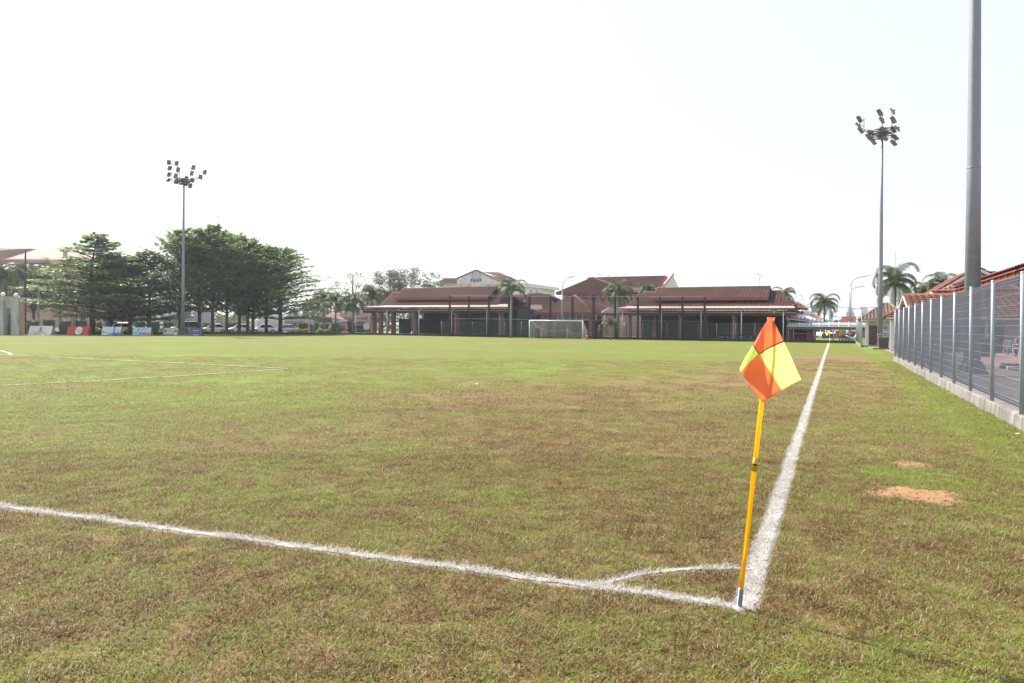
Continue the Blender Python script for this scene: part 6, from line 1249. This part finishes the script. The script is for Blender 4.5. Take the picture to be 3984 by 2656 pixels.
c_ = A(3257, 1315, 111.9); text_mesh('C', .75, (c_.x, c_.y, .15), Matrix.Rotation(YAW, 4, 'Z') @ Matrix.Rotation(PI/2, 4, 'X'), M_OFFW, hr_, ext=.01)
rh = thing('red_roof_house', 'house with long red roof and red awnings beyond the walkway', 'building', tuple(A(3320, 1300, 125))); rh.location.z = 0; ORG[rh.name] = tuple(rh.location)
face(rh, 3275, 3400, 1256, 1320, 6, 'wall', M_LILAC, 125, 2); roof(rh, [(A(3268, 1258, 124), A(3420, 1258, 124), A(3276, 1231, 130), A(3412, 1232, 130))], M_TILEO, soff=M_MAROON)
for u0, u1 in ((3236, 3262), (3310, 3345)): MB().prism([A(u0, 1289, 122), A(u1, 1289, 122), A(u1, 1280, 124.5), A(u0, 1280, 124.5)], Vector((0, 0, .06))).build('awning', simple('awning_red', (.55, .10, .09), .6), rh)
face(rh, 3195, 3274, 1283, 1320, .5, 'yard_wall', M_MAROON, 127, 0)
# hazy town and hill on the horizon
hill = MB(); n = 40; V = []
for i in range(n+1):
    px = 3040 + 180*i/n; top = 1206 + 26*((i/n-.42)/.55)**2*1.6 + 2.2*math.sin(i*1.3) + 1.2*math.sin(i*3.1); q_ = A(px, top, 640); b_ = A(px, 1270, 600); V += [(b_.x, b_.y, 0), (q_.x, q_.y, max(1, q_.z)), (q_.x+fwv.x*60, q_.y+fwv.y*60, 0)]
hill.add(V, [(3*i, 3*i+3, 3*i+4, 3*i+1) for i in range(n)] + [(3*i+1, 3*i+4, 3*i+5, 3*i+2) for i in range(n)]); tag(hill.build('hill', M_LEAF2, smooth=True), kind='structure')
M_TOWER = simple('tower_concrete', (.46, .47, .50), .8, var=.05, scale=.05); M_TWIN = simple('tower_window', (.16, .18, .22), .4)
def tower(label, px0, px1, py, D, steps=()):
    a, b2 = A(px0, 1270, D), A(px1, 1270, D); z = A(px0, py, D).z; a.z = b2.z = 0; t = thing('tower_block', label, 'building', tuple(a), group='far tower blocks')
    MB().prism([a, b2, b2 + Vector((0, 0, z)), a + Vector((0, 0, z))], fwv*25).build('wall', M_TOWER, t); nf = int(z/3.3)
    for k in range(1, nf): z_ = k*3.3; q_ = [a.lerp(b2, .06), a.lerp(b2, .94)]; MB().prism([q_[0] + Vector((0, 0, z_)) - fwv*.3, q_[1] + Vector((0, 0, z_)) - fwv*.3, q_[1] + Vector((0, 0, z_+1.5)) - fwv*.3, q_[0] + Vector((0, 0, z_+1.5)) - fwv*.3], fwv*.25).build('window_band', M_TWIN, t)
    for f0_, f1_, dz in steps: MB().prism([a.lerp(b2, f0_) + Vector((0, 0, z)) + fwv*3, a.lerp(b2, f1_) + Vector((0, 0, z)) + fwv*3, a.lerp(b2, f1_) + Vector((0, 0, z+dz)) + fwv*3, a.lerp(b2, f0_) + Vector((0, 0, z+dz)) + fwv*3], fwv*12).build('roof_house', M_TOWER, t)
tower('wide pale tower block on the horizon left of the double lamp', 3292, 3345, 1210, 900, [(.2, .75, 4)]); tower('tallest pale tower block on the horizon, flat capped', 3350, 3376, 1202, 880, [(-.04, 1.04, 3)]); tower('pale tower block half hidden by the guardhouse roof', 3380, 3420, 1212, 950, [(.1, .5, 2)]); tower('pinkish low tower on the hill left of the power poles', 3128, 3152, 1212, 560, [(.2, .8, 2)]); tower('narrow pale tower behind the lone palm', 3224, 3240, 1212, 900)
q_ = A(3487, 1100, 140); am = thing('aerial_mast', 'thin aerial mast above the big palm', 'mast', (q_.x, q_.y, 0)); MB().tube([(q_.x, q_.y, 0), (q_.x-.15, q_.y, A(3485, 975, 140).z)], .05, 5).build('rod', M_ALU, am); MB().box(q_.x-.3, q_.x+.3, q_.y-.3, q_.y+.3, 0, 1).build('base', M_CONC, am)

# ================================================================ PEOPLE AND CHAIRS
def skin_mesh(name, verts, edges, mat, parent, root=0, lv=2):
    me = bpy.data.meshes.new(name); me.from_pydata([v for v, r in verts], edges, []); o = bpy.data.objects.new(name, me); COL.objects.link(o); o.parent = parent
    md = o.modifiers.new('skin', 'SKIN'); ly = me.skin_vertices[0] if me.skin_vertices else None
    if ly is None:
        bm = bmesh.new(); bm.from_mesh(me); bm.verts.layers.skin.verify(); bm.to_mesh(me); bm.free(); ly = me.skin_vertices[0]
    for i, (v, r) in enumerate(verts): ly.data[i].radius = (r, r) if isinstance(r, float) else r; ly.data[i].use_root = (i == root)
    s_ = o.modifiers.new('sub', 'SUBSURF'); s_.levels = lv; s_.render_levels = lv; me.materials.append(mat); return o
M_SKINP = simple('skin', (.30, .165, .11), .55, var=.05); M_HAIR = simple('hair', (.012, .010, .010), .6)
def person(label, loc, rz, shirt, trousers, sit=False, hat=None):
    t = thing('person', label, 'person', loc, rz, local=True); hz = .50 if sit else .93
    J = {'pel': (0, 0, hz), 'spn': (.0, 0, hz+.22), 'chs': (0, 0, hz+.40), 'nck': (.01, 0, hz+.54), 'hd0': (.02, 0, hz+.62), 'hd1': (.03, 0, hz+.72), 'hd2': (.02, 0, hz+.79)}
    for s, k in ((1, 'l'), (-1, 'r')):
        J['sh'+k] = (0, s*.18, hz+.47)
        if sit: J.update({'el'+k: (.08, s*.23, hz+.20), 'wr'+k: (.30, s*.15, hz+.14), 'hp'+k: (.02, s*.10, hz-.02), 'kn'+k: (.43, s*.12, hz), 'an'+k: (.42, s*.11, .08), 'to'+k: (.60, s*.12, .035)})
        else: J.update({'el'+k: (-.02, s*.25, hz+.20), 'wr'+k: (.06, s*.26, hz-.04), 'hp'+k: (0, s*.10, hz-.05), 'kn'+k: (.02, s*.11, .50), 'an'+k: (-.01, s*.11, .09), 'to'+k: (.17, s*.13, .035)})
    rad = dict(pel=.14, spn=.125, chs=.14, nck=.055, hd0=.075, hd1=.092, hd2=.07, sh=.065, el=.043, wr=.030, hp=.09, kn=.058, an=.040, to=.032)
    def build(nm, chains, mat, grow=0.0, extra=()):
        keys = []; ed = []
        for ch in chains:
            for k in ch:
                if k not in keys: keys.append(k)
            ed += [(keys.index(a), keys.index(b2)) for a, b2 in zip(ch[:-1], ch[1:])]
        vs_ = [(J[k], float(rad[k] if k in rad else rad[k[:2]]) + grow) for k in keys]
        for base, pts in extra:
            prev = keys.index(base)
            for p_, r_ in pts: vs_.append((p_, float(r_))); ed.append((prev, len(vs_)-1)); prev = len(vs_)-1
        return skin_mesh(nm, vs_, ed, mat, t)
    fing = []
    for s, k in ((1, 'l'), (-1, 'r')):
        w_ = Vector(J['wr'+k]); d_ = (w_ - Vector(J['el'+k])).normalized(); pm0 = w_ + d_*.07
        for j, ln_ in enumerate((.065, .078, .072, .055)): off = Vector((0, 0, 1)).cross(d_)*(.012*(j-1.5)) if sit else Vector((.014*(j-1.5), 0, 0)); fing.append(('wr'+k, [(tuple(pm0 + off*1.4), .011), (tuple(pm0 + off*1.6 + d_*ln_*.6), .009), (tuple(pm0 + off*1.6 + d_*ln_ + Vector((.012, 0, -.006))), .008)]))
        th = Vector((.03, -s*.015, .0)); fing.append(('wr'+k, [(tuple(w_ + d_*.025 + th), .011), (tuple(w_ + d_*.06 + th*1.5), .009)]))
    face_ = [('hd1', [((J['hd1'][0]+.095, 0, J['hd1'][2]-.01), .014)])]
    build('body', [('pel', 'spn', 'chs', 'nck', 'hd0', 'hd1', 'hd2')] + [('chs', 'sh'+k, 'el'+k, 'wr'+k) for k in 'lr'] + [('pel', 'hp'+k, 'kn'+k, 'an'+k, 'to'+k) for k in 'lr'], M_SKINP, 0, fing + face_)
    build('shirt', [('pel', 'spn', 'chs')] + [('chs', 'sh'+k, 'el'+k) for k in 'lr'], shirt, .018); build('trousers', [('pel', 'hp'+k, 'kn'+k, 'an'+k) for k in 'lr'], trousers, .016)
    hd = Vector(J['hd1']); h_ = MB(); h_.sphere(hd + Vector((-.02, 0, .03)), .108, 14, 9, 1.0, .92, 1.0); h_.v = [(x, y, max(z, hd.z - .02 + (.05 if x > hd.x+.03 else -.05))) for x, y, z in h_.v]; h_.build('hat' if hat else 'hair', hat or M_HAIR, t, True, off=Z)
    for s in (-1, 1): e_ = MB(); e_.sphere(hd + Vector((.088, s*.034, .012)), .010, 6, 5); e_.build('eye', M_HAIR, t, off=Z); r_ = MB(); r_.sphere(hd + Vector((0, s*.088, 0)), .024, 6, 5, .7, .4, 1.2); r_.build('ear', M_SKINP, t, off=Z)
    return t
def chair(label, loc, rz, mat):
    t = thing('plastic_chair', label, 'chair', loc, rz, 'plastic chairs on the terrace', local=True)
    MB().hexa([(-.22, -.22, .41), (.24, -.24, .42), (.24, .24, .42), (-.22, .22, .41)], [(-.22, -.22, .44), (.24, -.24, .45), (.24, .24, .45), (-.22, .22, .44)]).build('seat', mat, t, off=Z, bevel=.02)
    for sx_, sy_ in ((-1, -1), (1, -1), (1, 1), (-1, 1)): MB().bar((sx_*.21, sy_*.20, .42), (sx_*.26, sy_*.25, 0), .045, .03).build('leg', mat, t, off=Z)
    MB().tube([(-.22, -.20, .44), (-.28, -.21, .74), (-.30, -.13, .84), (-.30, .13, .84), (-.28, .21, .74), (-.22, .20, .44)], .022, 6).build('back_frame', mat, t, off=Z)
    for y_ in (-.11, -.04, .04, .11): MB().bar((-.22, y_, .44), (-.30, y_, .83), .035, .015).build('back_slat', mat, t, off=Z)
    for s in (-1, 1): MB().tube([(-.26, s*.23, .64), (.05, s*.27, .66), (.2, s*.26, .62), (.2, s*.25, .44)], .02, 6).build('armrest', mat, t, off=Z)
M_CHB, M_CHW = simple('chair_blue', (.16, .24, .33), .5), simple('chair_white', (.68, .68, .67), .5)
q_ = G(3944, 1382, .25); chair('blue plastic chair facing away, seen through the fence', tuple(q_), R(75), M_CHB); q2 = G(3968, 1386, .25); chair('white plastic chair under the seated person, seen through the fence', tuple(q2), R(115), M_CHW)
person('person with dark hair in a pink shirt sitting on a chair behind the fence', (q2.x, q2.y, q2.z-.03), R(115), simple('shirt_pink', (.62, .36, .35), .8), simple('trousers_dark', (.05, .05, .06), .8), True)
q3 = G(3928, 1384, .25); chair('white plastic chair left of the blue one on the terrace', tuple(q3), R(60), M_CHW)
for i, px in enumerate((3464, 3476)):
    q_ = G(px, 1351); chair(('white plastic chair left of the two beside the railing', 'white plastic chair right of the two beside the railing')[i], tuple(q_), R(20+50*i), M_CHW)
q_ = PY(2328, 1314, 83.6); person('person in white cap and tan shirt standing beside the pyramid pavilion', (q_.x, 83.9, 0), R(-70), simple('shirt_tan', (.42, .26, .15), .8), simple('trousers_grey', (.12, .12, .14), .8), hat=simple('cap_white', (.72, .72, .72), .7))
q_ = A(3297, 1325, 87.5); person('person in white helmet and shirt standing by the motorcycles', (q_.x, q_.y, 0), R(200), simple('shirt_white', (.62, .62, .63), .8), simple('trousers_dark', (.05, .05, .06), .8), hat=simple('helmet_white', (.75, .75, .75), .3))
q_ = A(2284, 1312, 84.4); ob_ = thing('orange_bin', 'orange rounded bin right of the goal', 'bin', (q_.x, q_.y, 0), local=True); ob_.scale = (.55, .55, .55); MB().lathe([(.0, 0), (.26, .02), (.33, .55), (.31, .8), (.20, .95), (0, 1.0)], 14).build('bin_body', simple('bin_orange', (.55, .17, .05), .5), ob_, True, off=Z); MB().lathe([(.34, .78), (.36, .80), (.34, .84)], 14).build('rim', M_BLACK, ob_, True, off=Z)
q_ = A(3165, 1330, 86.3); ob_ = thing('yellow_bin', 'dull yellow wheeled bin at the end of the maroon side wing', 'bin', (q_.x, q_.y, 0), local=True); MB().hexa([(-.24, -.28, .1), (.24, -.28, .1), (.24, .28, .1), (-.24, .28, .1)], [(-.32, -.36, 1.2), (.32, -.36, 1.2), (.32, .36, 1.2), (-.32, .36, 1.2)]).build('bin_body', simple('bin_ochre', (.34, .22, .05), .6), ob_, off=Z); MB().box(-.34, .34, -.4, .4, 1.2, 1.27).build('lid', M_DARKW, ob_, off=Z)
# litter on the pitch
for i, (lab, px, py) in enumerate((('scrap of white paper on the grass in mid pitch', 1853, 1499), ('white scrap lying on the grass by the plinth', 3960, 1697), ('white scrap on the grass near the left board', 163, 1306))):
    q_ = G(px, py); s = .05 if i < 2 else .22; mb = MB(); rg = np.random.default_rng(60+i); V = [(q_.x + s*(a-1)*.7 + rg.normal(0, .15*s), q_.y + s*(b2-1)*.7 + rg.normal(0, .15*s), .03 + abs(rg.normal(0, .35*s))) for b2 in range(3) for a in range(3)]
    mb.add(V, [(0, 1, 4, 3), (1, 2, 5, 4), (3, 4, 7, 6), (4, 5, 8, 7)]); tag(mb.build('paper_scrap', M_OFFW), lab, 'litter', 'litter on the grass')

# ================================================================ HAZE
hz_ = MB().box(-2600, 2600, -800, 4600, -1.0, 36.0).build('haze', None); tag(hz_, kind='stuff')
m, nt, b = new_mat('haze_air'); nt.nodes.remove(b); pv = nn(nt, 'ShaderNodeVolumePrincipled', i_Color=(.80, .87, 1.0, 1), i_Density=0.00032, i_Anisotropy=0.35)
nt.links.new(pv.outputs[0], nt.nodes['Material Output'].inputs['Volume']); hz_.data.materials.append(m)
